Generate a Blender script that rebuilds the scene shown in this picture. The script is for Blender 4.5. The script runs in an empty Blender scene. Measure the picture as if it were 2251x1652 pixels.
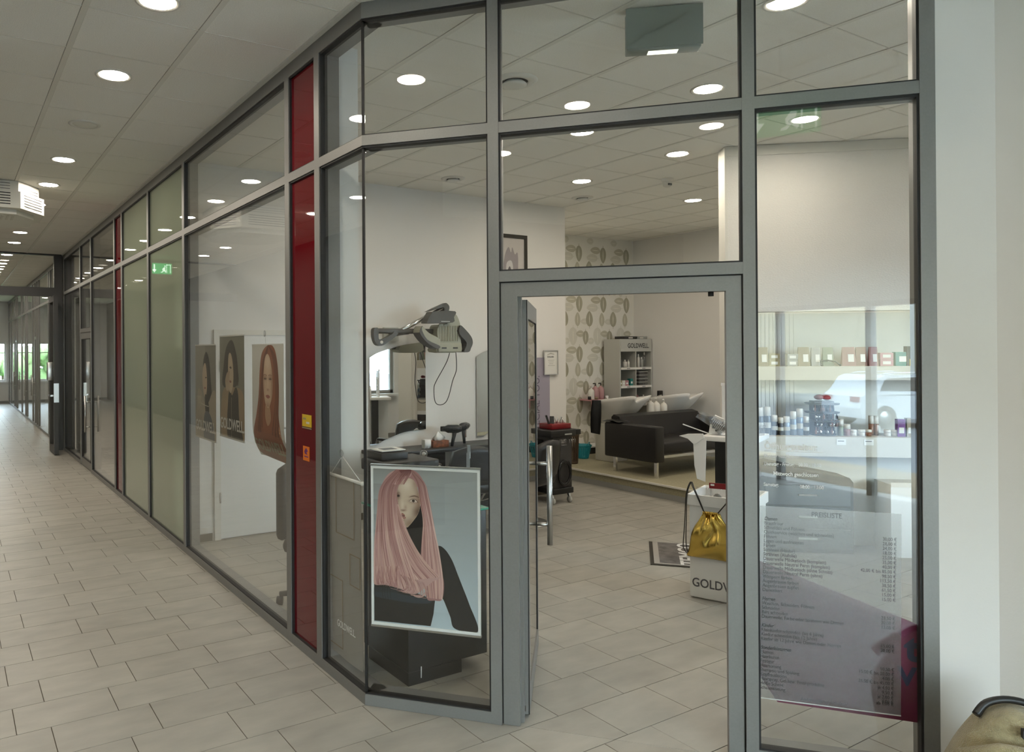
import bpy, bmesh, math, random
from mathutils import Vector, Matrix
from mathutils.geometry import tessellate_polygon
random.seed(7)
sc = bpy.context.scene
COL = sc.collection
PI = math.pi

# ------------------------------------------------------------------ camera
cam_d = bpy.data.cameras.new('camera'); cam = bpy.data.objects.new('camera', cam_d); COL.objects.link(cam)
yaw, pitch, roll = 0.5391680, 0.0025090, -0.0062301
F = Vector((math.sin(yaw)*math.cos(pitch), math.cos(yaw)*math.cos(pitch), math.sin(pitch)))
r0 = Vector((math.cos(yaw), -math.sin(yaw), 0)); u0 = r0.cross(F)
Rv = math.cos(roll)*r0 + math.sin(roll)*u0; Uv = -math.sin(roll)*r0 + math.cos(roll)*u0
cam.matrix_world = Matrix(((Rv.x, Uv.x, -F.x, 0), (Rv.y, Uv.y, -F.y, 0), (Rv.z, Uv.z, -F.z, 1.80), (0, 0, 0, 1)))
cam_d.sensor_fit = 'HORIZONTAL'; cam_d.sensor_width = 36.0
cam_d.lens = 1642.2646/2251*36.0
cam_d.shift_x = 255.5/2251; cam_d.shift_y = -62.05/2251
cam_d.clip_start = 0.05; cam_d.clip_end = 200
sc.camera = cam

# ------------------------------------------------------------------ world, exposure
SKY = 18.0
LAMP = 118.0
w = bpy.data.worlds.new('overcast_sky'); sc.world = w; w.use_nodes = True
bg = w.node_tree.nodes['Background']; bg.inputs['Color'].default_value = (0.70, 0.87, 1.0, 1); bg.inputs['Strength'].default_value = SKY
sc.view_settings.view_transform = 'Standard'; sc.view_settings.look = 'None'
sc.view_settings.gamma = 1.0; sc.view_settings.use_curve_mapping = False
sc.view_settings.exposure = 0.18
sc.cycles.transparent_max_bounces = 24
sc.cycles.max_bounces = 6; sc.cycles.diffuse_bounces = 3; sc.cycles.glossy_bounces = 4
sc.cycles.use_light_tree = False
sc.cycles.caustics_reflective = False; sc.cycles.caustics_refractive = False
sc.cycles.sample_clamp_indirect = 8.0
sc.cycles.use_adaptive_sampling = True; sc.cycles.adaptive_threshold = 0.025

# ------------------------------------------------------------------ key measures (metres; camera stands at x=0, y=0)
XA, YC = 1.8045, 3.3401            # shop-front line along the corridor, corner where it turns
AB = 0.723692                      # angle of the turned front
COR = Vector((XA, YC, 0)); RZB = AB - PI/2
DB = Vector((math.sin(AB), -math.cos(AB), 0)); NI = Vector((math.cos(AB), math.sin(AB), 0))
ZC = 3.58                          # ceiling
GLASS0, GLASS1 = 0.020, 0.028

# ------------------------------------------------------------------ helpers
def add(o, parent=None, mats=None):
    COL.objects.link(o)
    if parent is not None: o.parent = parent
    return o
def tag(o, label=None, cat=None, group=None, kind=None):
    if label: o['label'] = label
    if cat: o['category'] = cat
    if group: o['group'] = group
    if kind: o['kind'] = kind
    return o
def thing(name, label=None, cat=None, loc=(0, 0, 0), rz=0.0, group=None, kind=None, parent=None):
    o = bpy.data.objects.new(name, None); o.empty_display_size = 0.1
    add(o, parent); o.location = loc; o.rotation_euler = (0, 0, rz)
    return tag(o, label, cat, group, kind)
def copy_tree(o, parent=None):
    c = o.copy(); COL.objects.link(c); c.parent = parent
    for ch in list(o.children): copy_tree(ch, c)
    return c

def spl3(P, n):
    out = []
    for i in range(len(P)-1):
        p0, p1, p2, p3 = P[max(i-1, 0)], P[i], P[i+1], P[min(i+2, len(P)-1)]
        for k in range(n): t = k/n; out.append(0.5*((2*p1)+(p2-p0)*t+(2*p0-5*p1+4*p2-p3)*t*t+(3*p1-p0-3*p2+p3)*t**3))
    return out+[P[-1]]
class MB:
    def __init__(s): s.v = []; s.f = []; s.sm = []
    def quadmesh(s, vs, fs, smooth=False):
        b = len(s.v); s.v += [tuple(p) for p in vs]
        for f in fs: s.f.append([i+b for i in f]); s.sm.append(smooth)
        return s
    def box(s, x0, y0, z0, x1, y1, z1):
        if x0 > x1: x0, x1 = x1, x0
        if y0 > y1: y0, y1 = y1, y0
        if z0 > z1: z0, z1 = z1, z0
        vs = [(x0,y0,z0),(x1,y0,z0),(x1,y1,z0),(x0,y1,z0),(x0,y0,z1),(x1,y0,z1),(x1,y1,z1),(x0,y1,z1)]
        return s.quadmesh(vs, [(0,3,2,1),(4,5,6,7),(0,1,5,4),(1,2,6,5),(2,3,7,6),(3,0,4,7)])
    def rbox(s, x0, y0, z0, x1, y1, z1, r=0.01, seg=2):
        bm = bmesh.new(); bmesh.ops.create_cube(bm, size=1)
        for v in bm.verts: v.co = Vector(((x0+x1)/2+v.co.x*abs(x1-x0), (y0+y1)/2+v.co.y*abs(y1-y0), (z0+z1)/2+v.co.z*abs(z1-z0)))
        bmesh.ops.bevel(bm, geom=bm.edges[:], offset=r, segments=seg, profile=0.5, affect='EDGES')
        return s.frombm(bm)
    def frombm(s, bm, smooth=True):
        bm.verts.index_update()
        s.quadmesh([v.co[:] for v in bm.verts], [[v.index for v in f.verts] for f in bm.faces], smooth); bm.free(); return s
    def beam(s, p, q, w, h, up=(0,0,1)):
        p, q = Vector(p), Vector(q); d = (q-p).normalized(); up = Vector(up)
        if abs(d.dot(up)) > .99: up = Vector((1,0,0))
        a = d.cross(up).normalized()*w/2; b = a.cross(d).normalized()*h/2
        vs = [p-a-b, p+a-b, p+a+b, p-a+b, q-a-b, q+a-b, q+a+b, q-a+b]
        return s.quadmesh(vs, [(0,1,2,3),(7,6,5,4),(0,4,5,1),(1,5,6,2),(2,6,7,3),(3,7,4,0)])
    def tube(s, pts, r, n=10, cap=True, sub=0):
        pts = [Vector(p) for p in pts]
        if sub: pts = spl3(pts, sub)
        rs = r if isinstance(r, (list, tuple)) else [r]*len(pts)
        rings = []; prev = None
        for i, p in enumerate(pts):
            d = (pts[min(i+1, len(pts)-1)]-pts[max(i-1, 0)]).normalized()
            if prev is None:
                a = d.cross(Vector((0,0,1)))
                if a.length < 1e-3: a = d.cross(Vector((1,0,0)))
            else:
                a = prev - d*prev.dot(d)
            a.normalize(); prev = a; b = d.cross(a)
            rings.append([p+(a*math.cos(2*PI*k/n)+b*math.sin(2*PI*k/n))*rs[i] for k in range(n)])
        vs = [v for rg in rings for v in rg]; fs = []
        for i in range(len(rings)-1):
            for k in range(n):
                k2 = (k+1) % n; fs.append((i*n+k, i*n+k2, (i+1)*n+k2, (i+1)*n+k))
        s.quadmesh(vs, fs, True)
        if cap:
            s.quadmesh(rings[0], [tuple(range(n))[::-1]]); s.quadmesh(rings[-1], [tuple(range(n))])
        return s
    def lathe(s, prof, c=(0,0,0), n=24, axis='z', smooth=True):
        vs = []; fs = []; m = len(prof); c = Vector(c)
        for k in range(n):
            t = 2*PI*k/n
            for r, z in prof:
                if axis == 'z': p = Vector((r*math.cos(t), r*math.sin(t), z))
                elif axis == 'y': p = Vector((r*math.cos(t), z, r*math.sin(t)))
                else: p = Vector((z, r*math.cos(t), r*math.sin(t)))
                vs.append(c+p)
        for k in range(n):
            k2 = (k+1) % n
            for i in range(m-1):
                f = (k*m+i, k2*m+i, k2*m+i+1, k*m+i+1); fs.append(f if axis != 'y' else f[::-1])
        return s.quadmesh(vs, fs, smooth)
    def prism(s, poly, a, b, axis='y'):
        # poly: 2-D points, extruded from a to b along axis
        def P(u, v, t): return (u, t, v) if axis == 'y' else ((u, v, t) if axis == 'z' else (t, u, v))
        n = len(poly); vs = [P(u, v, a) for u, v in poly]+[P(u, v, b) for u, v in poly]
        tri = tessellate_polygon([[Vector((u, v, 0)) for u, v in poly]])
        fs = [tuple(t) for t in tri]+[tuple(i+n for i in t)[::-1] for t in tri]
        for i in range(n): j = (i+1) % n; fs.append((i, j, j+n, i+n))
        b0 = len(s.f); s.quadmesh(vs, fs); return s
    def sphere(s, c, r, n=14, m=9, sx=1, sy=1, sz=1):
        prof = [(r*math.sin(PI*i/m), -r*math.cos(PI*i/m)) for i in range(m+1)]
        b = len(s.v); s.lathe(prof, (0,0,0), n)
        for i in range(b, len(s.v)):
            x, y, z = s.v[i]; s.v[i] = (c[0]+x*sx, c[1]+y*sy, c[2]+z*sz)
        return s
    def mesh(s, name):
        me = bpy.data.meshes.new(name); me.from_pydata(s.v, [], s.f)
        me.polygons.foreach_set('use_smooth', s.sm); me.update()
        bm = bmesh.new(); bm.from_mesh(me); bmesh.ops.remove_doubles(bm, verts=bm.verts, dist=1e-6); bmesh.ops.recalc_face_normals(bm, faces=bm.faces); bm.to_mesh(me); bm.free()
        return me
    def build(s, name, mat, parent=None, loc=None, rz=None):
        me = s.mesh(name); me.materials.append(M(mat) if isinstance(mat, str) else mat)
        o = bpy.data.objects.new(name, me); add(o, parent)
        if loc is not None: o.location = loc
        if rz is not None: o.rotation_euler = (0, 0, rz)
        return o

def spline(pts, n=8, closed=False):
    out = []; P = [Vector((p[0], p[1])) for p in pts]; m = len(P)
    rng = range(m if closed else m-1)
    for i in rng:
        p0 = P[(i-1) % m] if closed or i > 0 else P[i]; p1 = P[i]; p2 = P[(i+1) % m]; p3 = P[(i+2) % m] if closed or i+2 < m else p2
        for k in range(n):
            t = k/n; q = 0.5*((2*p1)+(p2-p0)*t+(2*p0-5*p1+4*p2-p3)*t*t+(3*p1-p0-3*p2+p3)*t**3); out.append((q.x, q.y))
    if not closed: out.append((P[-1].x, P[-1].y))
    return out

class Print:
    """flat printed picture: coloured shapes in the local x-z plane facing -y, each a hair in front of the last"""
    def __init__(s, y=0.0, step=0.00012, clamp=None): s.y = y; s.step = step; s.clamp = clamp; s.v = []; s.f = []; s.c = []
    def poly(s, pts, col, smooth=True, n=8):
        p = spline(pts, n, True) if smooth else pts
        if s.clamp: c_ = s.clamp; p = [(min(max(u, c_[0]), c_[2]), min(max(v, c_[1]), c_[3])) for u, v in p]
        s.y -= s.step
        b = len(s.v); s.v += [(u, s.y, v) for u, v in p]
        for t in tessellate_polygon([[Vector((u, v, 0)) for u, v in p]]):
            s.f.append(tuple(i+b for i in t)); s.c.append([col]*3)
        return s
    def shade(s, poly, f, n=44, smooth=True, T=lambda x, y: (x, y)):
        # soft tonal print inside an outline: small cells with colours blended from corner to corner
        p = spline(poly, 6, True) if smooth else poly
        xs = [a for a, b in p]; ys = [b for a, b in p]; x0, x1, y0, y1 = min(xs), max(xs), min(ys), max(ys)
        def ins(x, y):
            c = False; j = len(p)-1
            for i in range(len(p)):
                if (p[i][1] > y) != (p[j][1] > y) and x < (p[j][0]-p[i][0])*(y-p[i][1])/(p[j][1]-p[i][1])+p[i][0]: c = not c
                j = i
            return c
        s.y -= s.step; b = len(s.v)
        for k in range(n+1):
            for i in range(n+1):
                u, v = T(x0+(x1-x0)*i/n, y0+(y1-y0)*k/n); s.v.append((u, s.y, v))
        col = [[f(x0+(x1-x0)*i/n, y0+(y1-y0)*k/n) for i in range(n+1)] for k in range(n+1)]
        for k in range(n):
            for i in range(n):
                if all(ins(x0+(x1-x0)*(i+a)/n, y0+(y1-y0)*(k+c)/n) for a in (0, 1) for c in (0, 1)):
                    a = b+k*(n+1)+i; s.f.append((a, a+1, a+n+2, a+n+1)); s.c.append([col[k][i], col[k][i+1], col[k+1][i+1], col[k+1][i]])
        return s
    def ribbon(s, curve, w0, w1, c0, c1, n=6, cm=None):
        p = spline(curve, n); s.y -= s.step*0.3; b = len(s.v); m = len(p)
        for i, (u, v) in enumerate(p):
            a = p[max(i-1, 0)]; d = p[min(i+1, m-1)]; dx, dy = d[0]-a[0], d[1]-a[1]; L = math.hypot(dx, dy) or 1
            ww = (w0+(w1-w0)*i/(m-1))/2
            s.v += [(u-dy/L*ww, s.y, v+dx/L*ww), (u+dy/L*ww, s.y, v-dx/L*ww)]
        def cl(i):
            t = i/(m-1)
            if cm is not None:
                return lerp(c0, cm, t*2) if t < .5 else lerp(cm, c1, t*2-1)
            return lerp(c0, c1, t)
        for i in range(m-1):
            s.f.append((b+2*i, b+2*i+1, b+2*i+3, b+2*i+2)); s.c.append([cl(i), cl(i), cl(i+1), cl(i+1)])
        return s
    def build(s, name, parent, rough=0.45, bend=None):
        me = bpy.data.meshes.new(name); vs = s.v if bend is None else [bend(p) for p in s.v]
        me.from_pydata(vs, [], s.f); me.update()
        at = me.color_attributes.new('Col', 'FLOAT_COLOR', 'CORNER')
        k = 0
        for cols in s.c:
            for c in cols: at.data[k].color = (*srgb(c), 1); k += 1
        me.materials.append(print_mat(rough))
        o = bpy.data.objects.new(name, me); return add(o, parent)
def tones(base, blobs):
    # base colour pulled towards other colours by soft elliptical spots (cx, cy, rx, ry, colour, amount)
    def f(x, y):
        c = base
        for cx, cy, rx, ry, col, am in blobs: c = lerp(c, col, am*math.exp(-((x-cx)/rx)**2-((y-cy)/ry)**2))
        return c
    return f
def lerp(a, b, t): return tuple(a[i]+(b[i]-a[i])*t for i in range(len(a)))
def srgb(c): return tuple(((x/255.0)/12.92 if x <= 10 else ((x/255.0+0.055)/1.055)**2.4) for x in c)

def text(body, size, x, y, z, mat, parent, name='lettering', align='LEFT', ext=0.0004, offset=0.0, sx=1.0, rot=(PI/2, 0, 0), shear=0.0, spacing=1.0):
    cu = bpy.data.curves.new(name, 'FONT'); cu.body = body; cu.size = size; cu.align_x = align; cu.extrude = ext; cu.offset = offset
    cu.shear = shear; cu.space_character = spacing; cu.resolution_u = 3
    tmp = bpy.data.objects.new('tmp', cu); me = bpy.data.meshes.new_from_object(tmp); bpy.data.objects.remove(tmp); bpy.data.curves.remove(cu)
    me.name = name; me.materials.clear(); me.materials.append(M(mat)); o = bpy.data.objects.new(name, me); add(o, parent)
    o.location = (x, y, z); o.rotation_euler = rot; o.scale = (sx, 1, 1); return o

# ------------------------------------------------------------------ materials
_M = {}
def new_mat(name):
    m = bpy.data.materials.new(name); m.use_nodes = True; nt = m.node_tree
    for n in list(nt.nodes): nt.nodes.remove(n)
    out = nt.nodes.new('ShaderNodeOutputMaterial'); return m, nt, out
def pbr(name, col, rough=0.5, metal=0.0, noise=0.0, nscale=8.0, bump=0.0, bscale=40.0, coat=0.0, emit=None, estr=0.0, spec=0.5, island=0.0, sheen=0.0, stretch=None, worldvec=False):
    m, nt, out = new_mat(name); b = nt.nodes.new('ShaderNodeBsdfPrincipled')
    b.inputs['Base Color'].default_value = (*col, 1); b.inputs['Roughness'].default_value = rough; b.inputs['Metallic'].default_value = metal
    b.inputs['Coat Weight'].default_value = coat; b.inputs['Coat Roughness'].default_value = 0.02; b.inputs['Specular IOR Level'].default_value = spec
    b.inputs['Sheen Weight'].default_value = sheen
    if emit: b.inputs['Emission Color'].default_value = (*emit, 1); b.inputs['Emission Strength'].default_value = estr
    nt.links.new(b.outputs[0], out.inputs[0])
    if noise or bump or island:
        tc = nt.nodes.new('ShaderNodeTexCoord'); vec = tc.outputs['Object']
        if worldvec: vec = nt.nodes.new('ShaderNodeNewGeometry').outputs['Position']
        if stretch:
            mp = nt.nodes.new('ShaderNodeMapping'); mp.inputs['Scale'].default_value = stretch; nt.links.new(vec, mp.inputs[0]); vec = mp.outputs[0]
    if noise or island:
        fac = None
        if noise:
            nz = nt.nodes.new('ShaderNodeTexNoise'); nz.inputs['Scale'].default_value = nscale; nz.inputs['Detail'].default_value = 4; nt.links.new(vec, nz.inputs['Vector'])
            mr = nt.nodes.new('ShaderNodeMapRange'); mr.inputs[1].default_value = 0.25; mr.inputs[2].default_value = 0.75; mr.inputs[3].default_value = 1-noise; mr.inputs[4].default_value = 1+noise
            nt.links.new(nz.outputs['Fac'], mr.inputs[0]); fac = mr.outputs[0]
        if island:
            ge = nt.nodes.new('ShaderNodeNewGeometry'); oi = nt.nodes.new('ShaderNodeObjectInfo'); ad = nt.nodes.new('ShaderNodeMath'); ad.operation = 'ADD'
            nt.links.new(ge.outputs['Random Per Island'], ad.inputs[0]); nt.links.new(oi.outputs['Random'], ad.inputs[1])
            fr = nt.nodes.new('ShaderNodeMath'); fr.operation = 'FRACT'; nt.links.new(ad.outputs[0], fr.inputs[0])
            m2 = nt.nodes.new('ShaderNodeMapRange'); m2.inputs[3].default_value = 1-island; m2.inputs[4].default_value = 1+island; nt.links.new(fr.outputs[0], m2.inputs[0])
            if fac:
                mu = nt.nodes.new('ShaderNodeMath'); mu.operation = 'MULTIPLY'; nt.links.new(fac, mu.inputs[0]); nt.links.new(m2.outputs[0], mu.inputs[1]); fac = mu.outputs[0]
            else: fac = m2.outputs[0]
        vm = nt.nodes.new('ShaderNodeVectorMath'); vm.operation = 'SCALE'; vm.inputs[0].default_value = col; nt.links.new(fac, vm.inputs['Scale']); nt.links.new(vm.outputs[0], b.inputs['Base Color'])
    if bump:
        nb = nt.nodes.new('ShaderNodeTexNoise'); nb.inputs['Scale'].default_value = bscale; nb.inputs['Detail'].default_value = 3; nt.links.new(vec, nb.inputs['Vector'])
        bp = nt.nodes.new('ShaderNodeBump'); bp.inputs['Strength'].default_value = bump; bp.inputs['Distance'].default_value = 0.01
        nt.links.new(nb.outputs['Fac'], bp.inputs['Height']); nt.links.new(bp.outputs[0], b.inputs['Normal'])
    return m
def schlick(nt, f0):
    ge = nt.nodes.new('ShaderNodeNewGeometry'); dt = nt.nodes.new('ShaderNodeVectorMath'); dt.operation = 'DOT_PRODUCT'
    nt.links.new(ge.outputs['Normal'], dt.inputs[0]); nt.links.new(ge.outputs['Incoming'], dt.inputs[1])
    def mth(op, a, b=None):
        n = nt.nodes.new('ShaderNodeMath'); n.operation = op
        for i, x in enumerate((a, b)):
            if x is None: continue
            if isinstance(x, (int, float)): n.inputs[i].default_value = x
            else: nt.links.new(x, n.inputs[i])
        return n.outputs[0]
    c = mth('ABSOLUTE', dt.outputs['Value']); p = mth('POWER', mth('SUBTRACT', 1.0, c), 5.0)
    return mth('ADD', mth('MULTIPLY', p, 1-f0), f0)
def glass_mat(name, tint=(0.982, 0.990, 0.984), f0=0.042, body=None, bodyfac=0.0):
    m, nt, out = new_mat(name)
    tr = nt.nodes.new('ShaderNodeBsdfTransparent'); tr.inputs[0].default_value = (*tint, 1)
    gl = nt.nodes.new('ShaderNodeBsdfGlossy'); gl.inputs['Roughness'].default_value = 0.0; gl.inputs[0].default_value = (1, 1, 1, 1)
    base = tr.outputs[0]
    if body:
        df = nt.nodes.new('ShaderNodeBsdfDiffuse'); df.inputs[0].default_value = (*body, 1)
        tl = nt.nodes.new('ShaderNodeBsdfTranslucent'); tl.inputs[0].default_value = (*body, 1)
        mm = nt.nodes.new('ShaderNodeMixShader'); mm.inputs[0].default_value = 0.5; nt.links.new(df.outputs[0], mm.inputs[1]); nt.links.new(tl.outputs[0], mm.inputs[2])
        m2 = nt.nodes.new('ShaderNodeMixShader'); m2.inputs[0].default_value = bodyfac; nt.links.new(base, m2.inputs[1]); nt.links.new(mm.outputs[0], m2.inputs[2]); base = m2.outputs[0]
    mx = nt.nodes.new('ShaderNodeMixShader'); nt.links.new(schlick(nt, f0), mx.inputs[0]); nt.links.new(base, mx.inputs[1]); nt.links.new(gl.outputs[0], mx.inputs[2])
    nt.links.new(mx.outputs[0], out.inputs[0]); return m
_PM = {}
def print_mat(rough):
    if rough in _PM: return _PM[rough]
    m, nt, out = new_mat('printed_paper'); b = nt.nodes.new('ShaderNodeBsdfPrincipled'); b.inputs['Roughness'].default_value = rough
    a = nt.nodes.new('ShaderNodeVertexColor'); a.layer_name = 'Col'; nt.links.new(a.outputs[0], b.inputs['Base Color']); nt.links.new(b.outputs[0], out.inputs[0]); _PM[rough] = m; return m
def lamp_mat(name, col, strength):
    m, nt, out = new_mat(name); e = nt.nodes.new('ShaderNodeEmission'); e.inputs[0].default_value = (*col, 1); e.inputs[1].default_value = strength; nt.links.new(e.outputs[0], out.inputs[0]); return m
SPEC = {
 'frame': lambda n: pbr(n, (0.235, 0.232, 0.222), 0.42, 0.35, noise=0.04, nscale=120),
 'frame_dark': lambda n: pbr(n, (0.045, 0.042, 0.038), 0.45, 0.3),
 'gasket': lambda n: pbr(n, (0.012, 0.012, 0.012), 0.6),
 'glass': lambda n: glass_mat(n),
 'frosted': lambda n: glass_mat(n, (0.80, 0.86, 0.78), 0.042, (0.62, 0.68, 0.55), 0.62),
 'red_glass': lambda n: pbr(n, (0.13, 0.003, 0.008), 0.6, coat=1.0, spec=0.0),
 'floor_tile': lambda n: pbr(n, (0.36, 0.345, 0.302), 0.40, noise=0.13, nscale=5.5, island=0.05, bump=0.03, bscale=60, spec=0.4, stretch=(0.7, 1.5, 1), worldvec=True),
 'grout': lambda n: pbr(n, (0.085, 0.07, 0.05), 0.9),
 'ceiling_board': lambda n: pbr(n, (0.92, 0.895, 0.83), 0.95, noise=0.07, nscale=160, bump=0.25, bscale=170, island=0.012),
 'ceiling_rail': lambda n: pbr(n, (0.80, 0.775, 0.70), 0.45),
 'wall_paint': lambda n: pbr(n, (0.80, 0.785, 0.755), 0.9, bump=0.05, bscale=90),
 'wall_woodchip': lambda n: pbr(n, (0.78, 0.76, 0.72), 0.9, bump=0.35, bscale=60, stretch=(1, 1, 2.2)),
 'white': lambda n: pbr(n, (0.80, 0.80, 0.78), 0.45),
 'white_gloss': lambda n: pbr(n, (0.82, 0.81, 0.78), 0.12),
 'offwhite': lambda n: pbr(n, (0.66, 0.64, 0.58), 0.6),
 'black': lambda n: pbr(n, (0.012, 0.012, 0.012), 0.4),
 'black_gloss': lambda n: pbr(n, (0.010, 0.010, 0.011), 0.12),
 'leather': lambda n: pbr(n, (0.010, 0.009, 0.009), 0.38, bump=0.12, bscale=140),
 'charcoal': lambda n: pbr(n, (0.035, 0.033, 0.032), 0.5),
 'anthracite': lambda n: pbr(n, (0.07, 0.075, 0.08), 0.5),
 'grey': lambda n: pbr(n, (0.30, 0.30, 0.28), 0.5),
 'light_grey': lambda n: pbr(n, (0.50, 0.50, 0.46), 0.5),
 'beige_plastic': lambda n: pbr(n, (0.36, 0.35, 0.27), 0.5, noise=0.05),
 'dryer_grey': lambda n: pbr(n, (0.075, 0.070, 0.060), 0.45),
 'chrome': lambda n: pbr(n, (0.72, 0.72, 0.72), 0.18, 1.0),
 'steel': lambda n: pbr(n, (0.55, 0.55, 0.54), 0.30, 1.0),
 'gold': lambda n: pbr(n, (0.62, 0.43, 0.10), 0.24, 1.0),
 'mirror': lambda n: pbr(n, (0.88, 0.90, 0.89), 0.01, 1.0),
 'teal': lambda n: pbr(n, (0.02, 0.33, 0.40), 0.4),
 'brown': lambda n: pbr(n, (0.09, 0.06, 0.035), 0.7),
 'red_plastic': lambda n: pbr(n, (0.20, 0.004, 0.008), 0.35),
 'step_stone': lambda n: pbr(n, (0.36, 0.33, 0.22), 0.6, noise=0.22, nscale=90),
 'grey_cloth': lambda n: pbr(n, (0.33, 0.325, 0.30), 0.9, noise=0.05),
 'plush': lambda n: pbr(n, (0.42, 0.36, 0.20), 1.0, noise=0.18, nscale=30, bump=0.9, bscale=220, sheen=0.5),
 'mat_pile': lambda n: pbr(n, (0.16, 0.15, 0.14), 1.0, noise=0.35, nscale=14, bump=0.6, bscale=150),
 'mat_edge': lambda n: pbr(n, (0.03, 0.026, 0.018), 0.8),
 'mat_border': lambda n: pbr(n, (0.36, 0.34, 0.31), 1.0),
 'paper': lambda n: pbr(n, (0.78, 0.78, 0.74), 0.7),
 'ink': lambda n: pbr(n, (0.02, 0.02, 0.02), 0.7),
 'ink_grey': lambda n: pbr(n, (0.10, 0.10, 0.11), 0.6),
 'white_vinyl': lambda n: pbr(n, (0.85, 0.86, 0.86), 0.6),
 'film': lambda n: glass_mat(n, (0.90, 0.90, 0.89), 0.03, (0.60, 0.59, 0.62), 0.30),
 'clear_plastic': lambda n: glass_mat(n, (0.90, 0.90, 0.90), 0.06, (0.6, 0.6, 0.58), 0.12),
 'banner_cloth': lambda n: pbr(n, (0.30, 0.29, 0.27), 0.8),
 'banner_gold': lambda n: pbr(n, (0.20, 0.15, 0.09), 0.6),
 'lavender': lambda n: pbr(n, (0.36, 0.33, 0.40), 0.8),
 'lilac_ink': lambda n: pbr(n, (0.13, 0.11, 0.15), 0.7),
 'green_glass': lambda n: pbr(n, (0.05, 0.32, 0.22), 0.1, emit=None),
 'exit_green': lambda n: pbr(n, (0.01, 0.16, 0.05), 0.5, emit=(0.02, 0.42, 0.12), estr=1.6),
 'exit_white': lambda n: pbr(n, (0.8, 0.9, 0.8), 0.5, emit=(0.75, 1.0, 0.8), estr=2.0),
 'exit_grey': lambda n: pbr(n, (0.26, 0.30, 0.27), 0.35),
 'lamp': lambda n: lamp_mat(n, (1.0, 0.895, 0.745), LAMP),
 'lamp_exit': lambda n: lamp_mat(n, (1.0, 1.0, 0.82), 1.5),
 'yellow': lambda n: pbr(n, (0.62, 0.42, 0.02), 0.5),
 'orange': lambda n: pbr(n, (0.72, 0.18, 0.01), 0.5),
 'purple': lambda n: pbr(n, (0.12, 0.01, 0.16), 0.4),
 'red_board': lambda n: pbr(n, (0.15, 0.006, 0.05), 0.5),
 'navy': lambda n: pbr(n, (0.012, 0.02, 0.07), 0.5),
 'skin_tan': lambda n: pbr(n, (0.35, 0.25, 0.15), 0.5),
 'pack_tan': lambda n: pbr(n, (0.26, 0.21, 0.13), 0.5),
 'pack_olive': lambda n: pbr(n, (0.30, 0.26, 0.14), 0.5),
 'pack_grey': lambda n: pbr(n, (0.34, 0.34, 0.32), 0.5),
 'pack_green': lambda n: pbr(n, (0.22, 0.25, 0.17), 0.5),
 'pack_rose': lambda n: pbr(n, (0.30, 0.15, 0.13), 0.5),
 'pack_brown': lambda n: pbr(n, (0.22, 0.11, 0.08), 0.5),
 'pack_pink': lambda n: pbr(n, (0.48, 0.24, 0.26), 0.5),
 'pack_teal': lambda n: pbr(n, (0.02, 0.20, 0.18), 0.5),
 'pack_blue': lambda n: pbr(n, (0.03, 0.09, 0.25), 0.4),
 'can_slate': lambda n: pbr(n, (0.09, 0.11, 0.13), 0.35, 0.3),
 'can_dark': lambda n: pbr(n, (0.03, 0.035, 0.05), 0.35),
 'can_blue': lambda n: pbr(n, (0.22, 0.28, 0.36), 0.35, 0.3),
 'cap_white': lambda n: pbr(n, (0.74, 0.72, 0.66), 0.4),
 'amber': lambda n: pbr(n, (0.24, 0.10, 0.05), 0.3),
 'pink_lotion': lambda n: pbr(n, (0.46, 0.26, 0.26), 0.3),
 'tissue_box': lambda n: pbr(n, (0.20, 0.06, 0.02), 0.6, noise=0.8, nscale=25),
 'asphalt': lambda n: pbr(n, (0.16, 0.175, 0.20), 0.9, noise=0.12, nscale=3),
 'sandstone': lambda n: pbr(n, (0.33, 0.25, 0.16), 0.9, noise=0.2, nscale=3, island=0.15),
 'render_beige': lambda n: pbr(n, (0.50, 0.42, 0.27), 0.9, noise=0.12, nscale=1.5),
 'car_white': lambda n: pbr(n, (0.78, 0.82, 0.86), 0.15, coat=0.6),
 'car_glass': lambda n: pbr(n, (0.06, 0.06, 0.06), 0.05),
 'tyre': lambda n: pbr(n, (0.012, 0.012, 0.014), 0.8),
 'sign_red': lambda n: pbr(n, (0.30, 0.03, 0.03), 0.6),
 'hedge': lambda n: pbr(n, (0.12, 0.19, 0.07), 0.9, noise=0.5, nscale=6, bump=1.0, bscale=9),
 'bark': lambda n: pbr(n, (0.12, 0.09, 0.06), 0.9),
 'wallpaper_base': lambda n: pbr(n, (0.82, 0.80, 0.73), 0.85),
 'shelf_cream': lambda n: pbr(n, (0.56, 0.53, 0.45), 0.5),
 'opposite_paint': lambda n: pbr(n, (0.16, 0.155, 0.145), 0.9),
 'trim_white': lambda n: pbr(n, (0.74, 0.72, 0.66), 0.5),
 'dark_red_flower': lambda n: pbr(n, (0.25, 0.03, 0.03), 0.7),
}
def M(n):
    if n not in _M: _M[n] = SPEC[n](n)
    return _M[n]
def box(name, mat, parent, x0, y0, z0, x1, y1, z1, r=0.0):
    b = MB()
    if r: b.rbox(x0, y0, z0, x1, y1, z1, r)
    else: b.box(x0, y0, z0, x1, y1, z1)
    return b.build(name, mat, parent)
ORD = ['first', 'second', 'third', 'fourth', 'fifth', 'sixth', 'seventh', 'eighth', 'ninth', 'tenth', 'eleventh', 'twelfth', 'thirteenth', 'fourteenth', 'fifteenth', 'sixteenth', 'seventeenth', 'eighteenth', 'nineteenth', 'twentieth']
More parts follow.
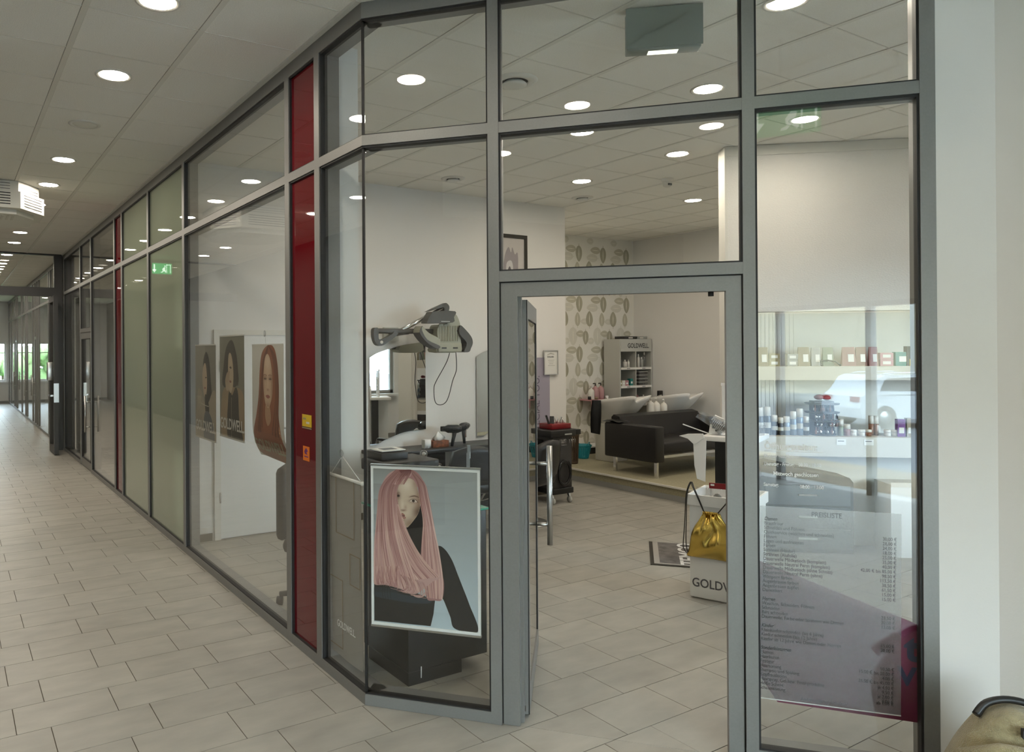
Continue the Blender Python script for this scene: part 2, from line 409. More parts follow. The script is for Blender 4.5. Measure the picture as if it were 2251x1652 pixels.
# ================================================================== STRUCTURE
def inside_shop(x, y): return x > XA and (Vector((x, y, 0))-COR).dot(NI) > 0
def clip(poly, nx, ny, c):      # keep nx*x+ny*y >= c
    out = []
    for i in range(len(poly)):
        p, q = poly[i], poly[(i+1) % len(poly)]; a = nx*p[0]+ny*p[1]-c; b = nx*q[0]+ny*q[1]-c
        if a >= 0: out.append(p)
        if (a >= 0) != (b >= 0):
            t = a/(a-b); out.append((p[0]+(q[0]-p[0])*t, p[1]+(q[1]-p[1])*t))
    return out
CAMI = cam.matrix_world.inverted()
def in_view(x, y, z, m=40):
    p = CAMI @ Vector((x, y, z))
    if p.z > -0.2: return None
    px = 870+1642.26*p.x/-p.z; py = 763.95-1642.26*p.y/-p.z
    return -p.z if -m < px < 2251+m and -m < py < 1652+m else None

# ---- floor: slab of grout with tiles standing proud of the joints
floor = MB().box(-3.6, -4.3, -0.12, 9.9, 29.9, -0.004).build('floor', 'grout')
tag(floor, 'beige grey stone-look tiled floor running through corridor and salon', kind='structure')
TA, TB, TU, TV, TS = 0.29961, 0.45803, 3.64155, 1.18315, 0.3216
J = 0.0021
whole = []; cut = []
for k in range(-88, 27):
    y1 = TU-TA*k-J; y0 = TU-TA*(k+1)+J; yc = (y0+y1)/2
    off = TS if k % 2 else 0.0
    xl = -3.5 if yc < 1.2 else -1.45
    j0 = math.floor((xl-TV)/TB)-1
    for j in range(j0, 20):
        x0 = TV+TB*(j+off)+J; x1 = TV+TB*(j+1+off)-J
        if x1 < xl: continue
        if all(inside_shop(x-0.03, y-0.03) for x in (x0, x1) for y in (y0, y1)): continue
        if yc < 1.33 and x0 > 3.60: continue
        whole.append((x0, y0, x1, y1, -0.0012))
    off = ((k-2)/3.0) % 1.0
    for j in range(1, 22):
        x0 = TV+TB*(j-1+off)+J; x1 = TV+TB*(j+off)-J
        lim = 7.3 if yc < 8.65 else 5.2
        if x0 > lim or yc < 0.1: continue
        p = [(x0, y0), (x1, y0), (x1, y1), (x0, y1)]
        if all(inside_shop(x-0.06, y-0.05) for x, y in p): whole.append((x0, y0, x1, y1, 0.0)); continue
        p = clip(p, 1, 0, XA+0.02); c = COR+NI*0.02
        if len(p) > 2: p = clip(p, NI.x, NI.y, c.dot(NI))
        if len(p) > 2: cut.append((p, 0.0))
tile_me = MB().box(0, 0, -0.006, TB-2*J, TA-2*J, 0).mesh('tile'); tile_me.materials.append(M('floor_tile'))
rank = []
for t in whole:
    d = in_view((t[0]+t[2])/2, (t[1]+t[3])/2, 0)
    rank.append((d if d else 1e3+abs(t[1]), t))
rank.sort(key=lambda a: a[0])
NEAR = 300-len(cut)
for d, t in rank[:NEAR]:
    o = bpy.data.objects.new('tile', tile_me); add(o, floor); o.location = (t[0], t[1], t[4])
for p, z in cut:
    MB().prism(p, z-0.006, z, axis='z').build('tile', 'floor_tile', floor)
b = MB()
for d, t in rank[NEAR:]: b.box(t[0], t[1], t[4]-0.006, t[2], t[3], t[4])
tag(b.build('tile_field', 'floor_tile', floor), kind='stuff')

# ---- suspended ceiling: boards resting in a grid of rails
ceil_ = MB().box(-3.6, -4.3, ZC+0.012, 9.9, 29.9, ZC+0.1).build('ceiling', 'ceiling_rail')
tag(ceil_, 'suspended ceiling of speckled off-white mineral boards in a grid', kind='structure')
GP, GX, GY = 0.604, 0.61, 4.12
boards = []; rails = MB()
for i in range(-7, 16):
    for k in range(-14, 43):
        x0, y0 = GX+GP*i, GY+GP*k; x1, y1 = x0+GP, y0+GP; xc, yc = (x0+x1)/2, (y0+y1)/2
        corr = xc < XA+0.3 and (xc > -1.75 or yc < 1.2)
        shop = inside_shop(xc+0.3, yc+0.3) and xc < 10.1 and (yc < 8.9 or xc < 5.2) and yc > 0
        if corr or shop: boards.append((x0, y0, x1, y1, xc, yc))
for i in range(-7, 17):
    x = GX+GP*i; y0, y1 = (-4.2, 29.8) if x < XA else ((0.05, 8.7) if x > 5.2 else (0.05, 29.8))
    rails.box(x-0.016, y0, ZC-0.004, x+0.016, y1, ZC+0.011)
for k in range(-14, 43):
    y = GY+GP*k; rails.box(-3.5 if y < 1.2 else -1.5, y-0.004, ZC-0.002, 9.85 if 0 < y < 8.7 else 5.2, y+0.004, ZC+0.011)
rails.build('grid_rail', 'ceiling_rail', ceil_)
bme = MB().box(0.018, 0.006, 0.0, GP-0.018, GP-0.006, 0.011).mesh('board'); bme.materials.append(M('ceiling_board'))
rk = sorted(boards, key=lambda q: (in_view(q[4], q[5], ZC) or 1e3+abs(q[5])))
for q in rk[:300]:
    o = bpy.data.objects.new('board', bme); add(o, ceil_); o.location = (q[0], q[1], ZC)
b = MB()
for q in rk[300:]: b.box(q[0]+0.018, q[1]+0.006, ZC, q[2]-0.018, q[3]-0.006, ZC+0.011)
tag(b.build('board_field', 'ceiling_board', ceil_), kind='stuff')

# ---- walls
ZT = ZC+0.03
def wall(name, label, parts, mat='wall_paint'):
    b = MB()
    for p in parts: b.box(*p)
    o = b.build(name, mat); return tag(o, label, kind='structure')
wall('wall_salon_rear', 'white painted rear wall of the salon carrying the mirrors', [(1.93, 7.0, 0, 6.69, 7.12, ZT), (6.57, 7.12, 0, 6.69, 8.65, ZT)])
wall('wall_salon_east', 'plain cream end wall behind the wash sofa', [(9.8, -0.1, 0, 9.92, 8.76, ZT)])
WX0, WX1, WZ0, WZ1 = 5.9, 8.3, 0.86, 2.5
wall('wall_salon_street', 'white outer wall of the salon around its street window', [(3.585, -0.2, 0, WX0, 0, ZT), (WX1, -0.2, 0, 9.92, 0, ZT), (WX0, -0.2, 0, WX1, 0, WZ0), (WX0, -0.2, WZ1, WX1, 0, ZT)])
# white pier right of the shop front, then wall towards the entrance
b = MB(); b.box(2.486, 0, 0, 2.69, 0.30, ZT)
o = b.build('wall_pier', 'wall_paint', loc=COR, rz=RZB); tag(o, 'white plastered pier beside the salon shop front', kind='structure')
pc = COR+DB*2.69
wall('wall_entrance_side', 'white wall running from the pier towards the entrance', [(pc.x, -4.2, 0, pc.x+0.25, pc.y, ZT)])
wall('wall_corridor_opposite', 'grey corridor wall opposite the shop fronts', [(-1.57, 1.2, 0, -1.45, 29.9, ZT), (-3.5, 1.2, 0, -1.57, 1.32, ZT), (-3.62, -4.3, 0, -3.5, 1.32, ZT)], 'opposite_paint')
wall('wall_column', 'white square column behind the red glass panel', [(1.955, 3.905, 0, 2.085, 4.33, ZT)])
# neighbouring unit behind the frosted panes and the unit beyond the fire door
wall('wall_unit_divider', 'white partition walls of the empty neighbouring shop unit', [(5.0, 7.12, 0, 5.1, 14.8, ZT), (1.95, 14.75, 0, 5.1, 14.85, ZT)])
wall('wall_unit_far', 'white back wall of the far shop units', [(3.3, 14.85, 0, 3.4, 29.8, ZT)])
FW = 29.7
wall('wall_corridor_end', 'white end wall of the corridor around a wide window', [(-1.5, FW, 0, 0.15, FW+0.25, ZT), (1.74, FW, 0, 3.4, FW+0.25, ZT), (0.15, FW, 0, 1.74, FW+0.25, 0.76), (0.15, FW, 2.14, 1.74, FW+0.25, ZT)])
wall('baseboard_rear', 'grey tiled skirting at the foot of the rear wall', [(1.95, 6.985, 0, 2.14, 7.0, 0.07), (3.06, 6.985, 0, 6.69, 7.0, 0.07)], 'grout')
wall('baseboard_corridor_end', 'grey skirting at the foot of the corridor end wall', [(-1.45, FW-0.015, 0, 1.8, FW, 0.08)], 'grey')

# wallpaper wall: cream base, printed leaf pattern
wp = MB().box(6.57, 8.65, 0, 9.92, 8.77, ZT).build('wall_wallpaper', 'wallpaper_base'); tag(wp, 'cream feature wall papered with grey-green retro leaves', kind='structure')
pr = Print(y=8.6495, step=0.00003)
def leaf(cx, cz, ln, wd, ang, col, lens=True):
    ca, sa = math.cos(ang), math.sin(ang)
    def T(p): return (cx+p[0]*ca-p[1]*sa, cz+p[0]*sa+p[1]*ca)
    body = [(-.5, 0), (-.38, .34), (-.1, .5), (.25, .38), (.5, 0), (.25, -.38), (-.1, -.5), (-.38, -.34)]
    pts = [T((u*ln, v*wd)) for u, v in body]
    if any(p[0] < 6.72 or p[0] > 9.79 or p[1] > ZC-0.01 for p in pts): return
    pr.poly(pts, col, True, 3)
    if lens:
        pr.poly([T((u*ln, v*wd)) for u, v in [(-.40, 0), (-.2, .035), (.05, .05), (.38, 0), (.05, -.05), (-.2, -.035)]], (232, 228, 214), False)
    pr.ribbon([T((-.62*ln, 0)), T((-.36*ln, 0))], 0.008, 0.008, col, col, 2)
D1, D2, D3 = (172, 168, 148), (194, 190, 171), (216, 213, 200)
SXW, SZW = 0.00245, 0.00177
for i in range(-2, 8):
    for k in range(-1, 5):
        ox = 8.56+i*0.533; oz = 3.30-k*0.797
        for li, (dx, dy, ww, hh, vert, col) in enumerate([(-100, 30, 100, 75, 0, D3), (45, 155, 70, 55, 0, D3), (-55, 290, 80, 165, 1, D3), (100, 330, 60, 60, 0, D3), (-70, -40, 90, 65, 0, D2), (-15, 135, 50, 125, 2, D2), (5, 265, 70, 60, 0, D2), (0, 0, 60, 145, 1, D1), (90, 130, 65, 140, 2, D1), (55, 300, 55, 125, 1, D1)]):
            pr.y = 8.6492-li*0.00025
            cx, cz = ox+dx*SXW, oz-dy*SZW
            if vert: leaf(cx, cz, hh*SZW, ww*SXW*0.95, PI/2 if vert == 2 else -PI/2, col)
            else: leaf(cx, cz, ww*SXW, hh*SZW, PI, col)
pr.build('leaf_print', wp, 0.8)

# platform carrying the wash area
pf = thing('floor_platform', 'low stone-covered platform with rounded nosing under the wash sofa', loc=(0, 0, 0), kind='structure')
box('tread', 'step_stone', pf, 7.30, 2.2, 0.155, 9.8, 8.65, 0.17)
box('riser', 'step_stone', pf, 7.325, 2.2, 0.06, 9.8, 8.65, 0.155)
box('nosing', 'trim_white', pf, 7.285, 2.2, 0.152, 7.305, 8.65, 0.173)
box('skirting', 'grey', pf, 7.318, 2.2, 0.0, 7.33, 8.65, 0.065)

# ---- diagonal product wall with shelf niches
NW = Vector((5.921, 4.167, 0)); NA = math.atan2(-0.647, 0.762)
nw = thing('wall_niche', 'white textured partition with lit product shelves recessed in it', loc=NW, rz=NA, kind='structure')
b = MB(); b.box(0, 0, 2.112, 2.6, 0.22, ZT); b.box(0, 0, 0, 0.20, 0.22, 2.112); b.box(2.3, 0, 0, 2.6, 0.22, 2.112)
b.build('wall_body', 'wall_woodchip', nw)
box('back_panel', 'offwhite', nw, 0.2, 0.36, 0, 2.3, 0.40, 2.112)
for i in range(14):
    box('reflection_rib', 'offwhite', nw, 0.205+i*0.035, 0.350, 1.03, 0.237+i*0.035, 0.36, 2.11)  # ribs shaped after the outside building's reflection in the pane
box('shelf_board', 'shelf_cream', nw, 0.2, 0.0, 1.512, 2.3, 0.36, 1.632)
box('shelf_board', 'shelf_cream', nw, 0.2, -0.02, 0.852, 2.3, 0.36, 1.022)
box('cornice', 'trim_white', nw, 0, -0.012, ZC-0.09, 2.6, 0.0, ZC-0.005)
box('cornice', 'trim_white', nw, -0.02, -0.012, 0, 0.0, 0.20, ZC-0.005)

# ---- aluminium shop fronts -------------------------------------------------
def front(name, label, loc, rz): return thing(name, label, loc=loc, rz=rz, kind='structure')
def bar(par, nm, x0, x1, z0, z1, y0=0.0, y1=0.13, mat='frame'):
    return MB().box(x0, y0, z0, x1, y1, z1).build(nm, mat, par)
def pane(par, x0, x1, z0, z1, mat='glass', nm='pane', g=0.009, gasket=True):
    o = MB().box(x0, GLASS0, z0, x1, GLASS1, z1).build(nm, mat, par)
    if gasket:
        b = MB(); b.box(x0, 0.006, z0, x0+g, 0.05, z1); b.box(x1-g, 0.006, z0, x1, 0.05, z1); b.box(x0, 0.006, z0, x1, 0.05, z0+g*0.8); b.box(x0, 0.006, z1-g*1.2, x1, 0.05, z1)
        b.build('gasket', 'gasket', o)
    return o
ZB, T0, T1, R0 = 0.055, 2.837, 2.889, 3.483
wA = front('window_1', 'long grey aluminium shop front with clear, frosted and red panes', COR, -PI/2)
la = lambda y: YC-y
MU = [3.885, 4.325, 6.72, 8.115, 9.51, 9.985, 11.82, 12.875, 14.83]
for y in MU: bar(wA, 'mullion', la(y)-0.033, la(y)+0.033, 0, ZC-0.01)
edges = [YC]+MU
for i in range(len(edges)-1):
    y0, y1 = edges[i], edges[i+1]; x1 = la(y0)-(0.033 if i else 0.0); x0 = la(y1)+0.033
    door = i == 7
    if not door: bar(wA, 'base_rail', x0, x1, 0, ZB)
    bar(wA, 'transom', x0, x1, T0, T1); bar(wA, 'top_rail', x0, x1, R0, ZC-0.015)
    if i in (1, 5):
        for z0, z1 in ((ZB, T0), (T1, R0)):
            p = pane(wA, x0, x1, z0, z1, 'red_glass', 'red_panel')
    elif i in (3, 4):
        for z0, z1 in ((ZB, T0), (T1, R0)): pane(wA, x0, x1, z0, z1, 'frosted', 'frosted_pane')
    elif door:
        bar(wA, 'door_head', x0, x1, 2.10, 2.16); pane(wA, x0, x1, 2.16, T0); pane(wA, x0, x1, T1, R0)
    else:
        for z0, z1 in ((ZB, T0), (T1, R0)):
            o = pane(wA, x0, x1 - (0.012 if i == 0 else 0), z0, z1, gasket=i != 0)
            if i == 0:
                g = MB(); g.box(x0, 0.006, z0, x0+0.012, 0.05, z1); g.box(x0, 0.006, z0, x1, 0.05, z0+0.006); g.box(x0, 0.006, z1-0.01, x1, 0.05, z1); g.build('gasket', 'gasket', o)
bar(wA, 'ceiling_trim', la(14.86), 0.0, ZC-0.015, ZC+0.0, -0.03, 0.15, 'trim_white')
# swing door of the neighbouring unit
dN = thing('door_2', 'narrow glazed swing door with bar handle in the neighbouring shop front', loc=COR, rz=-PI/2, kind='structure')
x0, x1 = la(12.842), la(11.853)
for a, c in ((x0, x0+0.075), (x1-0.075, x1)): bar(dN, 'stile', a, c, 0.01, 2.10, 0.01, 0.07)
bar(dN, 'door_rail', x0+0.075, x1-0.075, 0.01, 0.13, 0.01, 0.07); bar(dN, 'door_rail', x0+0.075, x1-0.075, 2.0, 2.10, 0.01, 0.07)
pane(dN, x0+0.075, x1-0.075, 0.13, 2.0)
hb = MB(); xh = x1-0.05; hb.tube([(xh, -0.07, 0.60), (xh, -0.07, 1.14)], 0.014); hb.tube([(xh, 0.01, 0.68), (xh, -0.07, 0.68)], 0.009); hb.tube([(xh, 0.01, 1.05), (xh, -0.07, 1.05)], 0.009)
hb.build('bar_handle', 'steel', dN)
# dark board inside the last pane
tag(MB().box(2.05, 12.95, 0.02, 2.08, 14.7, 3.4).build('display_partition', 'anthracite'), 'dark display partition standing behind the last pane before the fire door', 'partition')

wB = front('window_2', 'grey aluminium salon front turned towards the entrance around the doorway', COR, RZB)
S1, S2, S3 = (0.645, 0.697), (1.766, 1.816), (2.431, 2.486)
for s in (S1, S2, S3): bar(wB, 'post', s[0], s[1], 0, ZC-0.01, -0.002)
for x0, x1, base in ((0.0, S1[0], 1), (S1[1], S2[0], 0), (S2[1], S3[0], 1)):
    if base: bar(wB, 'base_rail', x0, x1, 0, ZB)
    bar(wB, 'transom', x0, x1, T0, T1); bar(wB, 'top_rail', x0, x1, R0, ZC-0.015)
    for z0, z1 in ((ZB, T0), (T1, R0)):
        if not base and z0 == ZB: z0 = 2.173
        xa = x0+(0.012 if x0 == 0 else 0)
        o = pane(wB, xa, x1, z0, z1, gasket=x0 != 0)
        if x0 == 0:
            g = MB(); g.box(x1-0.008, 0.006, z0, x1, 0.05, z1); g.box(x0, 0.006, z0, x1, 0.05, z0+0.006); g.box(x0, 0.006, z1-0.01, x1, 0.05, z1); g.build('gasket', 'gasket', o)
bar(wB, 'door_transom', S1[1], S2[0], 2.122, 2.173)
bar(wB, 'corner_joint', -0.006, 0.006, ZB, T0, 0.016, 0.030, 'gasket'); bar(wB, 'corner_joint', -0.006, 0.006, T1, R0, 0.016, 0.030, 'gasket')
bar(wB, 'ceiling_trim', 0, 2.49, ZC-0.015, ZC, -0.03, 0.15, 'trim_white')

d1 = thing('door_1', 'grey aluminium salon doorway with its glazed leaf standing open inwards', loc=COR, rz=RZB, kind='structure')
bar(d1, 'jamb', 0.703, 0.781, 0, 2.116, 0.012, 0.075); bar(d1, 'jamb', 1.698, 1.760, 0, 2.116, 0.012, 0.075)
bar(d1, 'head', 0.781, 1.698, 2.05, 2.116, 0.012, 0.075)
bar(d1, 'seal', 0.697, 0.703, 0, 2.122, 0.02, 0.07, 'gasket'); bar(d1, 'seal', 1.760, 1.766, 0, 2.122, 0.02, 0.07, 'gasket'); bar(d1, 'seal', 0.697, 1.766, 2.116, 2.122, 0.02, 0.07, 'gasket')
bar(d1, 'jamb_rebate', 0.781, 0.795, 0, 2.05, 0.05, 0.075); 
bm_ = MB().lathe([(0, 0), (0.012, 0), (0.012, 0.02), (0, 0.02)], (1.64, 0.05, 2.03), 10).build('door_stop', 'gasket', d1)
# the leaf, hinged on the near jamb, swung into the salon
LV = math.radians(45.6)
hinge = COR.copy(); leafdir = Vector((math.cos(LV), math.sin(LV), 0))
lf = thing('leaf', parent=d1)
mw = Matrix.Translation((2.434, 2.811, 0)) @ Matrix.Rotation(LV, 4, 'Z')
lf.matrix_local = (Matrix.Translation(COR) @ Matrix.Rotation(RZB, 4, 'Z')).inverted() @ mw
# leaf local: x along the leaf, y = thickness (0 .. 0.058), z up
fr = MB()
for a, c in ((0, 0.075), (0.825, 0.90)): fr.box(a, 0, 0.012, c, 0.058, 2.04)
fr.box(0.075, 0, 0.012, 0.825, 0.058, 0.13); fr.box(0.075, 0, 1.95, 0.825, 0.058, 2.04)
fr.box(-0.004, 0.006, 0.012, 0.0, 0.052, 2.04)
fr.build('leaf_frame', 'frame', lf)
e = MB(); e.box(-0.0045, 0.0, 0.012, 0.0005, 0.004, 2.04); e.box(-0.0045, 0.050, 0.012, 0.0005, 0.053, 2.04); e.box(0.075, 0.012, 0.13, 0.081, 0.046, 1.95); e.box(0.817, -0.0005, 0.13, 0.825, 0.014, 1.95); e.box(0.075, 0.012, 0.13, 0.825, 0.046, 0.138); e.box(0.075, 0.012, 1.942, 0.825, 0.046, 1.95)
e.build('leaf_seal', 'gasket', lf)
MB().box(0.081, 0.004, 0.138, 0.819, 0.010, 1.942).build('pane', 'glass', lf)
hb = MB(); hb.tube([(0.80, -0.075, 0.64), (0.80, -0.075, 1.225)], 0.0165, 14)
for z in (0.76, 1.12): hb.tube([(0.80, 0.0, z), (0.80, -0.075, z)], 0.011)
hb.tube([(0.80, 0.133, 0.64), (0.80, 0.133, 1.225)], 0.0165, 14)
for z in (0.76, 1.12): hb.tube([(0.80, 0.058, z), (0.80, 0.133, z)], 0.011)
hb.build('bar_handle', 'steel', lf)
MB().box(-0.012, 0.018, 0.03, 0.0, 0.042, 0.055).build('bolt', 'chrome', lf)
hg = MB()
for z in (0.25, 1.05, 1.78): hg.tube([(-0.012, 0.066, z), (-0.012, 0.066, z+0.11)], 0.009)
hg.build('hinge', 'frame_dark', lf)

# ---- fire-door screen across the corridor
fs = thing('door_3', 'dark steel fire-door screen across the far corridor with a leaf held open', loc=(0, 14.95, 0), kind='structure')
bar(fs, 'post', 1.655, 1.80, 0, ZC, -0.05, 0.05, 'frame_dark'); bar(fs, 'beam', -1.45, 1.655, 2.81, 2.97, -0.05, 0.05, 'frame_dark'); bar(fs, 'top_beam', -1.45, 1.655, 3.555, ZC, -0.05, 0.05, 'frame_dark')
MB().box(-1.45, 0.0, 2.97, 1.655, 0.008, 3.555).build('pane', 'glass', fs)
lb = MB(); lb.box(1.565, -0.78, 0.01, 1.635, -0.70, 2.78); lb.box(1.565, -0.13, 0.01, 1.635, -0.05, 2.78); lb.box(1.565, -0.70, 0.01, 1.635, -0.13, 0.14); lb.box(1.565, -0.70, 2.68, 1.635, -0.13, 2.78)
lfo = lb.build('leaf', 'frame_dark', fs)
MB().box(1.596, -0.70, 0.14, 1.604, -0.13, 2.68).build('pane', 'glass', lfo)
MB().box(1.56, -0.79, 0.92, 1.64, -0.78, 1.25).build('lock_plate', 'steel', lfo)
hb = MB(); hb.box(1.50, -0.70, 1.02, 1.565, -0.67, 1.05); hb.box(1.50, -0.70, 1.02, 1.515, -0.45, 1.05); hb.rbox(1.47, -0.66, 1.30, 1.565, -0.55, 1.62, 0.01)
hb.build('panic_handle', 'steel', lfo)

# ---- far shop front beyond the fire door
wF = front('window_3', 'far grey shop fronts with glazed doors beyond the fire-door screen', (XA, 15.0, 0), -PI/2)
far = [15.15, 16.05, 17.05, 17.35, 19.4, 19.85, 20.3, 20.9, 22.5, 23.0, 24.2, 25.9, 26.4, 27.0, 28.6, 29.6]
lf_ = lambda y: 15.0-y
for y in far: bar(wF, 'mullion', lf_(y)-0.035, lf_(y)+0.035, 0, ZC-0.01, mat='frame')
for i in range(len(far)-1):
    x1, x0 = lf_(far[i])-0.035, lf_(far[i+1])+0.035
    bar(wF, 'base_rail', x0, x1, 0, ZB); bar(wF, 'transom', x0, x1, T0, T1); bar(wF, 'top_rail', x0, x1, R0, ZC-0.015)
    pane(wF, x0, x1, ZB, T0, gasket=False); pane(wF, x0, x1, T1, R0, gasket=False)
    if i in (0, 5, 11): bar(wF, 'door_head', x0, x1, 2.10, 2.17)
for i, y in enumerate((16.15, 20.2, 22.4, 26.3)):
    hb = MB(); x = lf_(y)+0.06; hb.tube([(x, -0.06, 0.62), (x, -0.06, 1.18)], 0.014, 8); hb.tube([(x, 0, 0.75), (x, -0.06, 0.75)], 0.009, 6); hb.tube([(x, 0, 1.05), (x, -0.06, 1.05)], 0.009, 6)
    hb.build('bar_handle', 'steel', wF)

# ---- windows to the outside
w4 = thing('window_4', 'wide white-framed window in the corridor end wall', loc=(0.15, FW+0.06, 0.76), kind='structure')
W4, H4 = 1.59, 1.38
for nm, a in (('frame_side', (0, 0, 0, 0.06, 0.07, H4)), ('frame_side', (W4-0.06, 0, 0, W4, 0.07, H4)), ('frame_rail', (0.06, 0, 0, W4-0.06, 0.07, 0.06)), ('frame_rail', (0.06, 0, H4-0.06, W4-0.06, 0.07, H4)), ('mullion', (W4/2-0.07, 0, 0.06, W4/2+0.07, 0.07, H4-0.06)), ('muntin', (0.06, 0.02, 1.0, W4/2-0.07, 0.04, 1.025)), ('muntin', (W4/2+0.07, 0.02, 1.0, W4-0.06, 0.04, 1.025))):
    box(nm, 'white', w4, *a)
box('sill', 'white', w4, -0.05, -0.14, -0.05, W4+0.05, 0.07, 0.0)
MB().box(0.06, 0.03, 0.06, W4/2-0.07, 0.036, H4-0.06).build('pane', 'glass', w4); MB().box(W4/2+0.07, 0.03, 0.06, W4-0.06, 0.036, H4-0.06).build('pane', 'glass', w4)
w5 = thing('window_5', 'broad street window of the salon seen in the wall mirrors', loc=(0, -0.12, 0), kind='structure')
for a in ((WX0, 0, WZ0, WX0+0.07, 0.07, WZ1), (WX1-0.07, 0, WZ0, WX1, 0.07, WZ1), (7.06, 0, WZ0, 7.14, 0.07, WZ1)): box('frame_side', 'grey', w5, *a)
for a in ((WX0, 0, WZ0, WX1, 0.07, WZ0+0.07), (WX0, 0, WZ1-0.07, WX1, 0.07, WZ1)): box('frame_rail', 'grey', w5, *a)
MB().box(WX0+0.07, 0.03, WZ0+0.07, 7.06, 0.036, WZ1-0.07).build('pane', 'glass', w5); MB().box(7.14, 0.03, WZ0+0.07, WX1-0.07, 0.036, WZ1-0.07).build('pane', 'glass', w5)
box('sill', 'white', w5, WX0-0.05, 0.0, WZ0-0.05, WX1+0.05, 0.30, WZ0)
# entrance glazing behind the photographer (it is what the salon glass mirrors)
w6 = thing('window_6', 'glazed street entrance reflected in the salon glass', loc=(0, -4.2, 0), kind='structure')
b = MB(); b.box(-3.5, -0.1, 2.35, pc.x, 0.1, ZT); b.box(2.6, -0.1, 0, pc.x, 0.1, 2.35); b.box(-3.5, -0.1, 0, -3.0, 0.1, 2.35); b.build('lintel', 'wall_paint', w6)
for x in (-3.0, -1.86, -0.60, 0.62, 2.57): bar(w6, 'post', x-0.035, x+0.035, 0, 2.35, -0.05, 0.05)
bar(w6, 'top_rail', -3.0, 2.6, 2.29, 2.35, -0.05, 0.05)
for x0, x1 in ((-2.965, -1.895), (-1.825, -0.635), (-0.565, 0.585), (0.655, 2.535)): MB().box(x0, 0.0, 0.03, x1, 0.008, 2.29).build('pane', 'glass', w6)
# ================================================================== CEILING FITTINGS
def downlight(x, y, label, group):
    t = thing('downlight', label, 'light', (x, y, ZC), 0, group)
    MB().lathe([(0.088, -0.001), (0.104, -0.007), (0.114, -0.005), (0.115, 0.002)], (0, 0, 0), 24).build('trim_ring', 'trim_white', t)
    MB().quadmesh([(0.09*math.cos(2*PI*k/20), 0.09*math.sin(2*PI*k/20), -0.0035) for k in range(20)], [tuple(range(20))[::-1]]).build('diffuser', 'lamp', t)
row1 = [0.0, 1.32, 2.66, 3.875, 5.06, 7.52, 8.72, 9.95, 11.15, 12.40, 13.60, 14.86+0.5, 16.9, 18.05, 19.46, 20.7, 22.0, 23.4, 25.0, 27.0]
for i, y in enumerate(row1):
    if y < 3: lab = 'round corridor downlight above the photographer, %s from the entrance' % ORD[i]
    else: lab = 'round corridor downlight in the row beside the shop fronts, %s one in view' % ORD[i-3]
    downlight(0.92, y, lab, 'corridor downlights beside the shop fronts')
row2 = [1.12, 2.45, 5.0, 7.70, 8.90, 10.1, 11.3, 12.57, 13.84, 16.9, 19.4, 22.0, 25.0]
for i, y in enumerate(row2):
    downlight(-0.45, y, 'corridor downlight in the row along the opposite wall, %s from the entrance' % ORD[i], 'corridor downlights along the opposite wall')
for (x, y), lab in zip([(4.49, 3.30), (5.75, 3.36), (5.75, 4.55), (4.48, 4.48), (5.79, 5.80), (7.72, 5.89), (3.71, 2.26), (3.1, 5.7), (7.35, 8.0), (9.0, 5.8), (8.9, 4.5), (8.9, 2.9), (7.6, 2.2)],  # last five are unseen lamps added to brighten the wash area's walls
    ['salon downlight just inside above the doorway', 'salon downlight in front of the product wall', 'salon downlight between the smoke detector and the doorway', 'salon downlight straight above the open door leaf', 'salon downlight deep in the room before the papered wall', 'salon downlight above the wash sofa', 'salon downlight close to the glass over the price list', 'salon downlight above the room with the three posters', 'salon downlight in the recess before the papered wall', 'salon downlight at the end wall over the far wash place', 'salon downlight behind the product wall', 'salon downlight behind the product wall towards the street', 'salon downlight by the street window']):
    downlight(x, y, lab, 'salon downlights')
for (x, y), lab in zip([(3.2, 9.3), (3.2, 12.2), (2.55, 17.5), (2.55, 22.0), (2.55, 26.0)], ['downlight inside the unit behind the frosted panes', 'downlight inside the unit by its swing door', 'downlight in the nearest unit beyond the fire-door screen', 'downlight in the middle unit beyond the fire-door screen', 'downlight in the last unit before the end window']):
    downlight(x, y, lab, 'downlights in the neighbouring units')
def air_valve(x, y, s, lab):
    t = thing('air_valve', lab, 'vent', (x, y, ZC), 0, 'round ceiling air valves')
    MB().lathe([(0.075*s, -0.012), (0.10*s, -0.016), (0.125*s, -0.004), (0.126*s, 0.002)], (0, 0, 0), 28).build('collar', 'trim_white', t)
    MB().lathe([(0, -0.040), (0.05*s, -0.038), (0.068*s, -0.028), (0.066*s, -0.022), (0.05*s, -0.005)], (0, 0, 0), 28).build('plug', 'trim_white', t)
    MB().lathe([(0, 0.001), (0.075*s, 0.001)], (0, 0, -0.003), 20).build('throat', 'gasket', t)
air_valve(3.233, 3.85, 1.25, 'white round air valve with smudged rim beside the door post')
air_valve(4.519, 6.368, 1.0, 'white round air valve near the mirror wall')
air_valve(6.424, 6.427, 1.0, 'white round air valve deep in the salon before the papered wall')
t = thing('ceiling_speaker', 'unlit white round ceiling fitting between two corridor downlights', 'speaker', (0.92, 6.265, ZC))
MB().lathe([(0, -0.008), (0.085, -0.008), (0.09, -0.004)], (0, 0, 0), 24).build('grille', 'ceiling_rail', t); MB().lathe([(0.09, -0.004), (0.095, -0.01), (0.118, -0.004), (0.118, 0.002)], (0, 0, 0), 24).build('rim', 'trim_white', t)
t = thing('smoke_detector', 'white dome smoke detector with dark chamber on the salon ceiling', 'detector', (6.505, 5.277, ZC))
